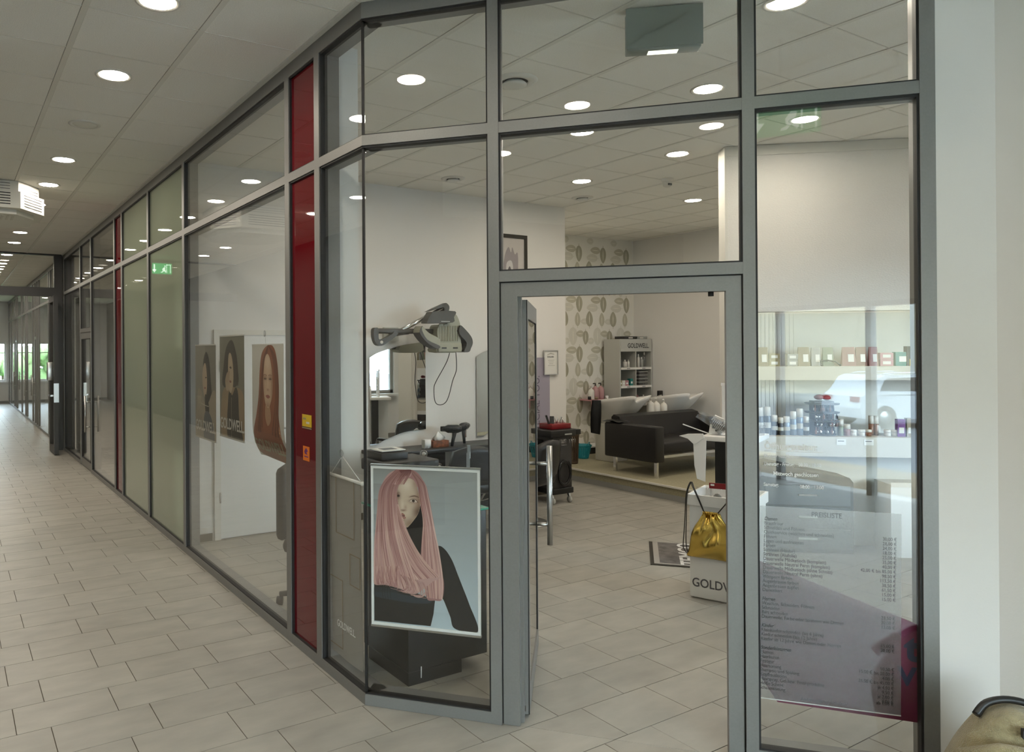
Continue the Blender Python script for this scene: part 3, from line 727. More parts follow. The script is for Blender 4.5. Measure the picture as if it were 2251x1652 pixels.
MB().lathe([(0, -0.03), (0.055, -0.03), (0.06, -0.02), (0.062, 0.0)], (0, 0, 0), 20).build('base', 'trim_white', t); MB().lathe([(0, -0.085), (0.03, -0.085), (0.045, -0.07), (0.048, -0.03)], (0, 0, 0), 20).build('chamber', 'offwhite', t); MB().box(-0.035, -0.05, -0.075, 0.01, -0.035, -0.055).build('slot', 'gasket', t)
# emergency sign box in the salon, seen from its unlit side
t = thing('exit_sign_box', 'grey emergency sign box hanging from the salon ceiling, lit underneath', 'sign', (3.056, 2.728, ZC), math.atan2(-0.239, 0.278))
box('housing', 'exit_grey', t, 0.0, 0.0, -0.225, 0.37, 0.085, -0.012, 0.006); box('face_plate', 'exit_grey', t, -0.006, -0.010, -0.215, 0.376, -0.002, -0.008); box('mount', 'gasket', t, 0.01, 0.01, -0.012, 0.36, 0.075, 0.0)
box('light_window', 'lamp_exit', t, 0.11, 0.02, -0.2275, 0.26, 0.07, -0.2255)
def exit_sign(x, y, z, rz, lab):
    t = thing('exit_sign', lab, 'sign', (x, y, z), rz, 'green escape signs')
    box('housing', 'trim_white', t, -0.21, 0.0, 0.0, 0.21, 0.05, 0.22, 0.006); box('panel', 'exit_green', t, -0.20, -0.006, 0.01, 0.20, -0.001, 0.21)
    b = MB(); b.box(0.115, -0.010, 0.08, 0.14, -0.007, 0.19); b.prism([(0.085, 0.09), (0.1275, 0.03), (0.17, 0.09)], -0.010, -0.007); b.build('arrow', 'exit_white', t)
    b = MB(); b.box(-0.11, -0.010, 0.03, -0.10, -0.007, 0.19); b.box(-0.18, -0.010, 0.18, -0.10, -0.007, 0.19); b.box(-0.18, -0.010, 0.03, -0.17, -0.007, 0.19); b.build('doorway_symbol', 'exit_white', t)
    b = MB(); b.prism([(-u, v) for u, v in [(0.02, 0.10), (0.05, 0.14), (0.085, 0.135), (0.07, 0.10), (0.095, 0.06), (0.08, 0.035), (0.055, 0.07), (0.03, 0.04), (-0.005, 0.035), (0.0, 0.05), (0.03, 0.06)]], -0.010, -0.007); b.sphere((-0.075, -0.008, 0.16), 0.014, 10, 6, 1, 0.2, 1); b.build('runner_symbol', 'exit_white', t)
    b = MB(); b.tube([(0, 0.025, 0.22), (0, 0.025, ZC-z)], 0.008, 8); b.build('hanger', 'trim_white', t)
exit_sign(0.15, 14.6, 3.27, 0.0, 'green escape-route sign above the fire-door screen, mirrored in the frosted pane')
exit_sign(2.36, 1.0, 3.0, math.radians(140), 'green escape-route sign near the entrance mirrored over the price list')
# ceiling heater with louvres
t = thing('ceiling_air_unit', 'white eight-sided ceiling heater with louvred faces in the corridor', 'air unit', (0, 0, 0))
def octo(g): return [(0.05, 8.62+g), (0.643-g*0.3, 8.62+g), (0.90-g, 8.975+g*0.3), (0.90-g, 9.5), (0.643, 9.85-g), (0.05, 9.85-g), (-0.21+g, 9.5), (-0.21+g, 8.975)]
z0 = 3.285
MB().prism(octo(0.0), z0, 3.46, axis='z').build('lower_casing', 'trim_white', t); MB().prism(octo(0.05), 3.46, ZC-0.006, axis='z').build('upper_casing', 'trim_white', t); MB().prism(octo(0.10), z0-0.05, z0, axis='z').build('base_tray', 'trim_white', t)
for i in range(9):
    z = z0+0.035+i*0.028; up = z > 3.45
    box('slot', 'gasket', t, 0.06, 8.62+(0.046 if up else -0.004), z, 0.55, 8.63+(0.05 if up else 0), z+(0.004 if up else 0.009))
dv = Vector((0.257, 0.355, 0)).normalized(); dn = Vector((dv.y, -dv.x, 0)); q0 = Vector((0.643, 8.62, 0))
for i in range(8):
    z = z0+0.035+i*0.028; up = z > 3.45; o_ = dn*(-0.045 if up else 0.0); a = q0+dv*0.07+o_; c = q0+dv*0.39+o_
    MB().beam((a.x, a.y, z), (c.x, c.y, z), 0.008, 0.003 if up else 0.008).build('slot', 'ink_grey', t)
for i in range(7): box('rib', 'offwhite', t, 0.28+i*0.05, 8.80, z0-0.056, 0.30+i*0.05, 9.1, z0-0.049)

# ================================================================== POSTERS AND BANNERS
def A_loc(off): return (XA+off, YC, 0)
# ---- large pink-hair poster behind the front pane (local frame of the turned front)
PW, PH = 0.567, 0.82
pt = thing('poster', 'white-framed poster of a person with long pink hair hung behind the front glass', 'poster', COR+DB*0.02+NI*0.052+Vector((0, 0, 0.392)), RZB)
box('backing', 'white', pt, 0, 0.0, 0, PW, 0.012, PH)
for a in ((0, -0.004, PH-0.018, PW, 0.0, PH), (0, -0.004, 0, PW, 0.0, 0.018), (0, -0.004, 0.018, 0.013, 0.0, PH-0.018), (PW-0.013, -0.004, 0.018, PW, 0.0, PH-0.018)): box('frame_rail', 'white', pt, *a)
for a in ((-0.002, -0.007, PH-0.004, PW+0.002, 0.012, PH+0.004), (-0.002, -0.007, -0.006, PW+0.002, 0.012, 0.004)): box('clamp_rail', 'steel', pt, *a)
def art(x, y):
    u = (x-67)/993.0; yt = 40+45*u; yb = 1487+116*u
    return (u*PW, PH*(1-(y-yt)/(yb-yt)))
P = lambda pts: [art(*p) for p in pts]
g = Print(y=-0.0005, step=0.00004)
lo, hi, xl, xr = 0.018, PH-0.018, 0.013, PW-0.013
for k in range(10):      # plain studio backdrop printed grey, bluer to the lower corner
    a = lo+(hi-lo)*k/10; c = lo+(hi-lo)*(k+1)/10; t0 = k/9
    g.v += [(xl, -0.0006, a), (xr, -0.0006, a), (xr, -0.0006, c), (xl, -0.0006, c)]; n = len(g.v); g.f.append((n-4, n-3, n-2, n-1))
    q0, q1 = lerp((183, 198, 206), (150, 152, 150), k/10), lerp((183, 198, 206), (150, 152, 150), (k+1)/10)
    g.c.append([lerp(q0, (170, 176, 178), .3), q0, q1, lerp(q1, (128, 130, 128), .3)])
g.y = -0.0009
BK = (22, 23, 24)
g.poly(P([(640, 840), (690, 780), (750, 815), (810, 910), (860, 1040), (905, 1160), (960, 1310), (1034, 1556), (834, 1532), (790, 1420), (740, 1290), (700, 1200), (660, 1000)]), BK)                       # sleeve
g.poly(P([(92, 1110), (250, 1120), (420, 1180), (600, 1250), (655, 1275), (640, 1400), (614, 1507), (360, 1480), (92, 1450)]), BK, False)  # bodice
g.poly(P([(95, 1180), (250, 1190), (420, 1230), (600, 1265), (600, 1300), (400, 1290), (95, 1230)]), (38, 52, 60))
g.poly(P([(92, 1150), (300, 1165), (300, 1200), (92, 1190)]), (30, 40, 46))
for a in (180, 200, 225, 250): g.ribbon(P([(a, 1130), (a-10, 1200), (a+6, 1280)]), 0.003, 0.002, (12, 13, 14), (14, 15, 16))
g.poly(P([(380, 480), (560, 420), (590, 600), (560, 700), (520, 900), (470, 800), (400, 640)]), (20, 16, 15))         # shade at the neck
# hair behind the face, far side
HA = [(198, 156, 148), (180, 134, 128), (150, 102, 100), (216, 182, 172), (170, 122, 118), (194, 154, 140), (206, 168, 160)]
g.poly(P([(300, 95), (420, 85), (500, 115), (560, 200), (600, 330), (640, 560), (690, 800), (730, 1080), (722, 1260), (650, 1275), (585, 1255), (560, 1100), (530, 900), (540, 700), (550, 560), (530, 420), (505, 250)]), (168, 124, 122))
g.poly(P([(560, 1040), (720, 1050), (725, 1250), (640, 1272), (580, 1250)]), (160, 116, 114))
random.seed(3)
Lc = [(430, 90), (500, 210), (525, 380), (552, 560), (545, 760), (545, 950), (590, 1250)]
Rc = [(445, 88), (560, 200), (603, 340), (648, 590), (690, 820), (730, 1080), (720, 1265)]
def strands(L, R, n, wa, wb, jit=6, dark=None):
    for i in range(n):
        t = min(1, max(0, (i+0.5)/n+random.uniform(-.03, .03))); c = [( L[k][0]+(R[k][0]-L[k][0])*t+random.uniform(-jit, jit), L[k][1]+(R[k][1]-L[k][1])*t) for k in range(len(L))]
        c[0] = (c[0][0]+0, c[0][1]); a, m, bcol = random.choice(HA), random.choice(HA), random.choice(HA)
        if dark: a = lerp(a, dark, .55)
        g.ribbon(P(c), random.uniform(wa, wb), random.uniform(wa, wb)*1.3, a, bcol, 5, m)
strands(Lc, Rc, 60, 0.0020, 0.0055, 4, (96, 56, 56))
# face
FO = [(300, 300), (325, 200), (400, 160), (470, 185), (502, 260), (524, 370), (522, 440), (500, 500), (467, 547), (432, 588), (402, 612), (370, 585), (340, 500), (320, 420)]
g.poly(P(FO), (176, 152, 130))
SK, DKS, HL = (206, 186, 164), (128, 98, 80), (226, 210, 192)
g.shade(FO, tones(SK, [(400, 230, 60, 50, HL, .8), (362, 405, 14, 40, HL, .7), (410, 470, 40, 40, HL, .35), (535, 330, 48, 190, DKS, .85), (520, 480, 60, 60, (88, 62, 50), .8), (440, 580, 60, 50, DKS, .7), (318, 320, 26, 34, (96, 70, 60), .75), (462, 372, 46, 22, (140, 106, 92), .65), (465, 330, 44, 10, (136, 104, 86), .5), (372, 456, 26, 9, (132, 96, 80), .75), (392, 430, 14, 20, (160, 126, 106), .5), (368, 545, 24, 10, (150, 116, 98), .5), (312, 430, 24, 150, DKS, .45), (480, 210, 30, 60, (150, 118, 100), .5)]), 60, True, art)
g.poly(P([(420, 340), (450, 326), (480, 322), (512, 336), (508, 342), (478, 332), (448, 334)]), (112, 86, 70))
g.poly(P([(428, 373), (446, 361), (470, 359), (488, 368), (498, 382), (474, 386), (448, 382)]), (206, 190, 176))
g.poly(P([(456, 360), (472, 361), (478, 372), (470, 384), (456, 381), (450, 371)]), (66, 46, 36)); g.poly(P([(462, 366), (468, 366), (468, 374), (462, 374)]), (20, 14, 12))
g.ribbon(P([(424, 375), (444, 358), (472, 355), (492, 366), (506, 388)]), 0.0014, 0.0022, (44, 30, 26), (36, 26, 22)); g.ribbon(P([(432, 378), (450, 385), (476, 389), (498, 384)]), 0.0006, 0.0008, (110, 80, 68), (96, 70, 60))
g.poly(P([(314, 322), (324, 314), (338, 320), (334, 332), (318, 332)]), (66, 48, 42)); g.ribbon(P([(312, 302), (328, 294), (342, 300)]), 0.0014, 0.0010, (118, 92, 78), (128, 100, 84))
MO = [(344, 492), (360, 480), (372, 486), (386, 500), (384, 512), (394, 520), (388, 533), (372, 532), (352, 514)]
g.poly(P(MO), (150, 100, 90)); g.shade(MO, tones((158, 106, 96), [(380, 522, 12, 8, (188, 140, 128), .7), (366, 506, 26, 4, (70, 38, 36), .8)]), 16, True, art)
g.ribbon(P([(346, 499), (364, 505), (390, 520)]), 0.0012, 0.0008, (74, 40, 38), (96, 56, 50)); g.ribbon(P([(352, 450), (366, 458), (384, 456)]), 0.0012, 0.0006, (112, 80, 68), (130, 98, 84))
# near curtain of hair across the face
g.poly(P([(430, 84), (300, 92), (220, 140), (160, 250), (130, 380), (128, 560), (98, 700), (93, 1000), (95, 1120), (200, 1130), (330, 1165), (470, 1215), (575, 1150), (640, 1100), (700, 1060), (600, 960), (520, 860), (450, 730), (390, 610), (340, 490), (312, 380), (312, 280), (345, 190), (440, 150)]), (190, 152, 146))
Ln = [(300, 92), (165, 240), (128, 450), (100, 720), (94, 900), (94, 1040), (110, 1125)]
Rn = [(438, 86), (322, 230), (318, 400), (390, 620), (480, 800), (580, 945), (690, 1062)]
strands(Ln, Rn, 130, 0.0018, 0.0055, 4, (120, 74, 72))
Rm = [(420, 88), (318, 240), (308, 400), (340, 640), (400, 850), (470, 1040), (520, 1195)]
Lm = [(330, 90), (200, 240), (170, 450), (180, 720), (200, 900), (230, 1050), (260, 1140)]
strands(Lm, Rm, 90, 0.0016, 0.0050, 4, (110, 66, 66))
for i in range(26):      # curled tips
    x = random.uniform(300, 560); y = 1020+(x-300)*0.35; c = random.choice(HA)
    g.ribbon(P([(x, y), (x+random.uniform(20, 60), y+90), (x+random.uniform(-20, 40), y+140), (x-random.uniform(30, 80), y+130)]), 0.004, 0.001, lerp(c, (110, 70, 70), .3), c)
for i in range(30):
    x = random.uniform(100, 330); c = random.choice(HA); g.ribbon(P([(x, 960), (x+random.uniform(-12, 14), 1050), (x+random.uniform(-14, 18), 1120+(x-100)*0.18)]), 0.004, 0.001, c, lerp(c, (150, 90, 92), .6))
g.poly(P([(340, 92), (432, 86), (448, 96), (436, 130), (380, 150), (340, 190), (320, 170), (350, 120)]), (112, 66, 64))
for i in range(26): x = random.uniform(330, 440); g.ribbon(P([(435+random.uniform(-6, 4), 88), (x, 130), (x-40-random.uniform(0, 30), 220)]), 0.002, 0.003, (96, 54, 54), random.choice(HA))
for d in (0, 8): g.ribbon(P([(318+d, 400), (392+d, 620), (470+d, 780), (560+d, 915), (690, 1055)]), 0.0022, 0.0016, (222, 186, 176), (214, 172, 162))
g.build('picture_print', pt, 0.35)
b = MB(); b.box(PW*0.88, 0.004, PH, PW*0.91, 0.008, PH+0.075); b.box(PW*0.885, 0.008, PH+0.05, PW*0.915, 0.012, PH+0.115); b.build('hanging_strip', 'chrome', pt)

# ---- three posters behind the long pane
def small_poster(name, label, y0, y1, z0, z1, kind, curl=0.0):
    W, H = y0-y1, z1-z0
    t = thing(name, label, 'poster', (XA+0.045, y0, z0), -PI/2, 'posters hung behind the long clear pane')
    def bend(p):
        x, y, z = p
        if curl and z < 0.22:
            d = (0.22-z)/0.22; return (x+curl*0.10*d*d*(x/W-0.2), y+curl*0.12*d*d*(0.6+0.4*math.sin(x/W*PI)), z-0.02*d*(x/W))
        return p
    sh = Print(y=0.0, step=0.00008, clamp=(0, 0, W, H))
    nx, nz = 4, 14
    c0 = {'a': (150, 146, 132), 'b': (128, 126, 110), 'c': (214, 210, 200)}[kind]
    for k in range(nz):
        for i in range(nx):
            a, c = H*k/nz, H*(k+1)/nz; l, r = W*i/nx, W*(i+1)/nx
            sh.v += [(l, -0.0003, a), (r, -0.0003, a), (r, -0.0003, c), (l, -0.0003, c)]; n = len(sh.v); sh.f.append((n-4, n-3, n-2, n-1)); cc = lerp(c0, (120, 118, 106), 0.5 if (kind == 'a' and i > 1) else 0); sh.c.append([cc]*4)
    sh.y = -0.0006
    def Q(pts): return [(min(max(u, 0.01), 0.99)*W, min(max(v, 0.0), 0.995)*H) for u, v in pts]
    random.seed(ord(kind))
    if kind == 'c':
        hair, dk, skin = (148, 86, 54), (112, 62, 38), (206, 172, 140)
        sh.poly(Q([(.10, .0), (.02, .18), (.14, .38), (.22, .56), (.26, .78), (.34, .93), (.54, 1.0), (.72, .97), (.82, .84), (.86, .62), (.84, .42), (.92, .22), (.94, .0)]), hair)
        sh.poly(Q([(.72, 0), (.70, .20), (.80, .34), (.92, .22), (.96, .0)]), (196, 150, 112))
        for i in range(60):
            rr = random.random(); c = random.choice([hair, dk, (168, 104, 68), (132, 74, 46)])
            if rr < .5: s_ = rr*2; sh.ribbon(Q([(.54, .99), (.36+.12*s_, .86), (.27+.12*s_, .62), (.18+.16*s_, .38), (.08+.30*s_, .12), (.10+.28*s_, .0)]), .006, .012, dk, c)
            else: s_ = (rr-.5)*2; sh.ribbon(Q([(.55, .99), (.68+.10*s_, .88), (.76+.09*s_, .62), (.72+.12*s_, .42), (.62+.22*s_, .2), (.52+.2*s_, .0)]), .006, .012, dk, c)
        sh.poly(Q([(.46, .48), (.58, .47), (.62, .36), (.52, .30), (.44, .38)]), (186, 146, 114))
        sh.poly(Q([(.40, .78), (.44, .88), (.52, .92), (.60, .88), (.66, .78), (.68, .66), (.66, .56), (.58, .47), (.52, .455), (.45, .49), (.40, .58), (.38, .68)]), skin)
        sh.shade([(.40, .78), (.44, .88), (.52, .92), (.60, .88), (.66, .78), (.68, .66), (.66, .56), (.58, .47), (.52, .455), (.45, .49), (.40, .58), (.38, .68)], tones((212, 180, 150), [(.53, .84, .08, .06, (232, 206, 180), .7), (.53, .68, .025, .07, (230, 202, 176), .6), (.68, .64, .05, .16, (150, 108, 82), .7), (.38, .64, .04, .16, (160, 118, 92), .6), (.445, .71, .06, .022, (140, 100, 82), .6), (.605, .71, .06, .022, (140, 100, 82), .6), (.53, .47, .10, .03, (164, 122, 96), .6), (.53, .61, .04, .01, (160, 116, 94), .5)]), 40, True, lambda u, v: (u*W, v*H))
        for ex in (.445, .605): sh.poly(Q([(ex-.045, .703), (ex, .712), (ex+.045, .703), (ex, .697)]), (96, 74, 60)); sh.ribbon(Q([(ex-.055, .733), (ex, .740), (ex+.055, .731)]), .004, .004, (130, 86, 60), (130, 86, 60))
        sh.poly(Q([(.505, .62), (.53, .61), (.555, .62), (.53, .605)]), (150, 104, 84)); sh.poly(Q([(.46, .555), (.51, .567), (.56, .565), (.60, .55), (.53, .535)]), (162, 92, 78))
        lc = 'skin_tan'
    elif kind == 'b':
        hair, skin = (66, 60, 48), (192, 172, 144)
        sh.poly(Q([(.12, .52), (.18, .72), (.26, .86), (.40, .94), (.54, .95), (.66, .86), (.74, .70), (.78, .56), (.62, .50), (.40, .48)]), hair)
        sh.poly(Q([(.10, .0), (.10, .40), (.30, .50), (.62, .50), (.88, .48), (1.0, .36), (1.0, .0)]), (156, 134, 104))
        sh.poly(Q([(.34, .0), (.36, .38), (.44, .47), (.52, .42), (.66, .50), (.76, .44), (.80, .2), (.92, 0)]), (52, 48, 40))
        sh.poly(Q([(.38, .80), (.46, .83), (.54, .76), (.58, .62), (.55, .50), (.46, .44), (.38, .50), (.36, .64)]), skin)
        sh.poly(Q([(.24, .56), (.33, .64), (.42, .60), (.44, .50), (.36, .46), (.28, .47)]), (186, 164, 136))
        for k in range(4): sh.ribbon(Q([(.27+.03*k, .54), (.31+.03*k, .60), (.37+.02*k, .655)]), .012, .008, (176, 152, 124), (170, 146, 118))
        sh.poly(Q([(.42, .69), (.47, .70), (.51, .685), (.47, .678)]), (70, 54, 44)); sh.poly(Q([(.41, .555), (.46, .565), (.50, .55), (.46, .54)]), (140, 86, 76))
        for i in range(30): s_ = random.random(); sh.ribbon(Q([(.48, .95), (.60+.08*s_, .84), (.66+.10*s_, .66), (.62+.15*s_, .52)]), .006, .008, (56, 50, 40), (84, 76, 62))
        sh.ribbon(Q([(.50, .40), (.49, .2), (.50, 0)]), .008, .008, (150, 140, 120), (150, 140, 120))
    else:
        hair, skin = (40, 37, 32), (196, 172, 146)
        sh.poly(Q([(.40, .80), (.48, .90), (.58, .92), (.70, .82), (.76, .64), (.80, .48), (.72, .34), (.60, .30), (.48, .42), (.40, .6)]), hair)
        sh.poly(Q([(.02, .0), (.06, .30), (.14, .52), (.30, .50), (.44, .40), (.62, .38), (.86, .52), (1.0, .46), (1.0, 0)]), (168, 156, 136))
        sh.poly(Q([(.36, .68), (.42, .78), (.52, .80), (.58, .68), (.58, .54), (.52, .45), (.44, .46), (.38, .56)]), skin)
        sh.poly(Q([(.48, .46), (.56, .46), (.68, .34), (.62, .2), (.50, .30)]), hair); sh.poly(Q([(.44, .0), (.44, .24), (.60, .30), (.80, .22), (.92, 0)]), (92, 98, 104))
        sh.poly(Q([(.50, .655), (.56, .66), (.57, .65), (.51, .645)]), (60, 46, 40)); sh.poly(Q([(.45, .545), (.50, .552), (.53, .54), (.48, .53)]), (150, 86, 78))
        sh.ribbon(Q([(.20, .38), (.44, .36), (.66, .35)]), .006, .006, (206, 196, 178), (206, 196, 178))
        for i in range(14): s_ = random.random(); sh.ribbon(Q([(.1+.2*s_, .45), (.15+.2*s_, .25), (.1+.3*s_, .02)]), .01, .01, (188, 176, 154), (142, 132, 114))
    sh.build('picture_print', t, 0.5, bend)
    tx = text('GOLDWELL.', W*0.205, W*0.03, -0.004-(0.035 if curl else 0), H*0.085, 'offwhite' if kind != 'c' else 'pack_olive', t, 'brand_lettering', offset=0.002, sx=0.86)
    if curl: tx.rotation_euler = (PI/2+0.35, 0, 0); tx.location = (W*0.03, 0.028, H*0.07)
    if curl:
        bk = MB(); vs = []; fs = []
        for k in range(15):
            for i in range(5): vs.append(Vector(bend((W*i/4, 0.0006, H*k/14))))
        for k in range(14):
            for i in range(4): a = k*5+i; fs.append((a, a+1, a+6, a+5))
        bk.quadmesh(vs, fs); bk.quadmesh([v+Vector((0, 0.0006, 0)) for v in vs], [f[::-1] for f in fs]); bk.build('sheet', 'paper', t)
        MB().box(0, -0.002, H-0.004, W, 0.002, H+0.004).build('top_rail', 'trim_white', t); b = MB(); b.lathe([(0, 0), (0.022, 0.002), (0.022, 0.004), (0, 0.012)], (W*0.46, -0.010, H+0.075), 14, 'y'); b.tube([(W*0.46, -0.004, H+0.07), (W*0.46, 0, H)], 0.001, 5); b.build('suction_cup', 'clear_plastic', t)
    else:
        MB().box(0, 0, 0, W, 0.002, H).build('sheet', 'paper', t); MB().box(0, -0.003, H-0.006, W, 0.004, H+0.004).build('top_rail', 'trim_white', t); MB().box(0, -0.003, -0.006, W, 0.004, 0.006).build('bottom_rail', 'light_grey', t)
small_poster('poster', 'poster of a person with dark hair looking down in a pale jacket, leftmost of three', 6.505, 5.92, 1.06, 1.85, 'a')
small_poster('poster', 'tallest poster of a dark-haired person with a hand at the face', 5.82, 5.245, 1.13, 1.915, 'b')
small_poster('poster', 'curling poster of a person with long copper hair', 5.08, 4.50, 1.055, 1.84, 'c', 1.0)

# ---- cloth banner on a rod in the corner pane
bn = thing('hanging_banner', 'narrow grey cloth banner with gold outlines hung from a suction cup', 'banner', (XA+0.06, 3.84, 0), -PI/2)
BWD = 0.36
b = MB(); vs = []; fs = []
for k in range(21):
    for i in range(5):
        z = 0.10+0.99*k/20; vs.append((BWD*i/4, 0.004*math.sin(i*1.7+z*5), z))
for k in range(20):
    for i in range(4): a = k*5+i; fs.append((a, a+1, a+6, a+5))
b.quadmesh(vs, fs, True); b.quadmesh([(x, y+0.002, z) for x, y, z in vs], [f[::-1] for f in fs], True); b.build('cloth', 'banner_cloth', bn)
MB().tube([(-0.015, 0, 1.095), (BWD+0.015, 0, 1.095)], 0.009, 10).build('rod', 'white', bn)
b = MB()
for x in (-0.018, BWD+0.018): b.sphere((x, 0, 1.095), 0.013)
b.build('rod_end', 'white', bn)
b = MB(); b.tube([(0.0, 0, 1.10), (0.18, -0.02, 1.22)], 0.002, 6); b.tube([(BWD, 0, 1.10), (0.18, -0.02, 1.22)], 0.002, 6); b.build('cord', 'white', bn)
MB().lathe([(0, 0.0), (0.022, 0.006), (0.020, 0.010), (0.006, 0.02), (0, 0.022)], (0.18, -0.034, 1.235), 16, 'y').build('suction_cup', 'clear_plastic', bn)
def outline(x0, z0, x1, z1, openl=False):
    b = MB(); e = 0.005
    b.box(x0, -0.008, z0, x1, -0.006, z0+e)
    if not openl: b.box(x0, -0.008, z0, x0+e, -0.006, z1)
    b.box(x1-e, -0.008, z0, x1, -0.006, z1)
    b.build('gold_line', 'banner_gold', bn)
outline(0.07, 0.78, 0.29, 1.09); outline(0.235, 0.53, 0.355, 0.70); outline(0.0, 0.15, 0.15, 0.53, True)
b = MB(); b.box(0.235, -0.008, 0.695, 0.355, -0.006, 0.70); b.box(0.0, -0.008, 0.525, 0.15, -0.006, 0.53); b.build('gold_line', 'banner_gold', bn)
text('GOLDWELL.', 0.055, 0.085, -0.010, 0.265, 'white_vinyl', bn, 'brand_lettering', sx=0.72)

# ---- stickers on the red glass
st = thing('sticker', 'yellow rectangular sticker on the red glass panel', 'sticker', (XA+0.019, 4.149, 1.345), -PI/2); box('label', 'yellow', st, 0, -0.001, 0, 0.135, 0.0, 0.072); box('caption', 'pack_olive', st, 0.015, -0.0015, 0.042, 0.06, 0, 0.052); box('caption', 'offwhite', st, 0.06, -0.0015, 0.018, 0.105, 0, 0.03); box('foot_line', 'pack_tan', st, 0, -0.0014, -0.012, 0.135, 0, -0.004)
st = thing('sticker', 'orange upright sticker below the yellow one on the red glass', 'sticker', (XA+0.019, 4.138, 1.142), -PI/2); box('label', 'orange', st, 0, -0.001, 0, 0.092, 0.0, 0.086)
b = MB(); b.prism([(0.02, 0.055), (0.045, 0.078), (0.07, 0.06), (0.05, 0.05), (0.065, 0.038), (0.03, 0.04)], -0.0018, -0.001); b.build('emblem', 'purple', st); box('caption', 'purple', st, 0.02, -0.0016, 0.022, 0.075, -0.001, 0.028)

# ---- printed poster showing through the frosted pane (faces into the unit)
fp = thing('poster', 'pale blue printed poster seen reversed through the frosted pane', 'poster', (XA+0.05, 8.02, 0.86), -PI/2)
box('sheet', 'paper', fp, 0, 0, 0, 1.22, 0.004, 0.98)
for k in range(8): box('colour_band', ['can_blue', 'can_blue', 'can_blue', 'pack_grey', 'pack_grey', 'pack_tan', 'offwhite', 'offwhite'][k], fp, 0.02, -0.001, 0.02+k*0.117, 1.20, 0.0, 0.02+(k+1)*0.117)
for k in range(6): box('text_line', 'paper', fp, 0.2+0.05*(k % 3), -0.002, 0.18+k*0.055, 1.1-0.07*(k % 2), -0.001, 0.195+k*0.055)
b = MB(); b.prism([(0.12, 0.88), (0.24, 0.95), (0.34, 0.90), (0.44, 0.95), (0.56, 0.88), (0.44, 0.92), (0.34, 0.87), (0.24, 0.92)], -0.002, -0.001); b.build('emblem', 'grey', fp); box('yellow_field', 'pack_olive', fp, 0.42, -0.002, 0.03, 0.75, -0.001, 0.12); box('heading_line', 'grey', fp, 0.3, -0.002, 0.70, 1.1, -0.001, 0.74)

# ---- opening hours and price list on the right pane (local frame of the turned front)
oh = thing('opening_hours', 'white vinyl opening-hours lettering on the right salon pane', 'lettering', COR+NI*(GLASS0-0.0012), RZB)
def T(body, size, s, z, **k): return text(body, size, s, 0, z, k.pop('mat', 'white_vinyl'), k.pop('par', oh), **k)
T('Öffnungszeiten:', 0.041, 1.848, 1.358, sx=0.80, offset=0.0009, name='heading'); box('underline', 'white_vinyl', oh, 1.848, -0.0005, 1.349, 2.083, 0.0005, 1.3515)
T('Montag geschlossen', 0.0215, 1.846, 1.322, sx=0.80, offset=0.0004, name='line'); T('Dienstag - Freitag:   08:30 - 18:00', 0.0215, 1.846, 1.288, sx=0.76, offset=0.0004, name='line'); T('Mittwoch geschlossen', 0.0235, 1.882, 1.246, sx=0.84, offset=0.0006, name='line'); T('Samstag:', 0.0215, 1.844, 1.198, sx=0.80, offset=0.0004, name='line'); T('08:00 - 13:00', 0.0215, 1.985, 1.194, sx=0.80, offset=0.0004, name='line')
pl = thing('price_list', 'translucent price-list sheet with black lettering taped inside the right pane', 'price list', COR+NI*0.034, RZB)
b = MB(); b.prism([(1.833, 1.108), (2.366, 1.104), (2.358, 0.265), (1.810, 0.270)], 0.0, 0.0015); b.build('sheet', 'film', pl); MB().beam((1.810, -0.001, 0.270), (2.358, -0.001, 0.265), 0.002, 0.004).build('edge_strip', 'white', pl)
rows = [('Damen', '', 1), ('Brautfrisur', '', 0), ('Schneiden und Föhnen', '', 0), ('Quickservice (waschen und schneiden)', '30,00 €', 0), ('Föhnen', '28,00 €', 0), ('Legen und ausfrisieren', '24,00 €', 0), ('Färben', '18,00 €', 0), ('Strähnen (Haube)', '25,00 €', 0), ('Strähnen (Alufolie)', '35,00 €', 0), ('Dauerwelle Mildkatioch (komplett)', '40,00 €', 0), ('Dauerwelle Neutral Perm (komplett)', '42,00 € bis 85,00 €', 0), ('Dauerwelle Mildkatioch (ohne Schnitt)', '98,50 €', 0), ('Dauerwelle Neutral Perm (ohne)', '113,50 €', 0), ('Wimpern färben', '38,50 €', 0), ('Augenbrauen färben', '61,50 €', 0), ('Augenbrauen zupfen', '15,00 €', 0), ('Damenbart', '15,00 €', 0), ('', '', 0), ('Herren', '', 1), ('Waschen, Schneiden, Föhnen', '', 0), ('Schneiden', '23,50 €', 0), ('Bart schneiden', '20,00 €', 0), ('Dauerwelle, Farbe oder Strähnen wie Damen', '12,00 €', 0), ('', '', 0), ('Kinder', '', 1), ('Kleinkinder schneiden (bis 6 Jahre)', '', 0), ('Kinder schneiden (bis 12 Jahre)', '15,00 €', 0), ('Kinder ab 12 Jahre wie Damen oder Herren', '20,00 €', 0), ('', '', 0), ('Sonderleistungen', '', 1), ('Elumen', '', 0), ('Haarkuren', '50,50 €', 0), ('Festiger', '15,00 € bis 20,00 €', 0), ('Haartönung', '4,00 €', 0), ('Shampoo und Spülung', '25,50 € bis 45,00 €', 0), ('Kopfhautlotion', 'je 4,50 €', 0), ('Haarspray, Gel bzw. Finishprodukte', '9,50 €', 0), ('Heiße Schere', 'je 2,00 €', 0), ('Schaumtönung', '8,00 €', 0)]
T('PREISLISTE', 0.030, 2.031, 1.072, par=pl, mat='ink', sx=0.84, name='heading').location.y = -0.001
z = 1.047
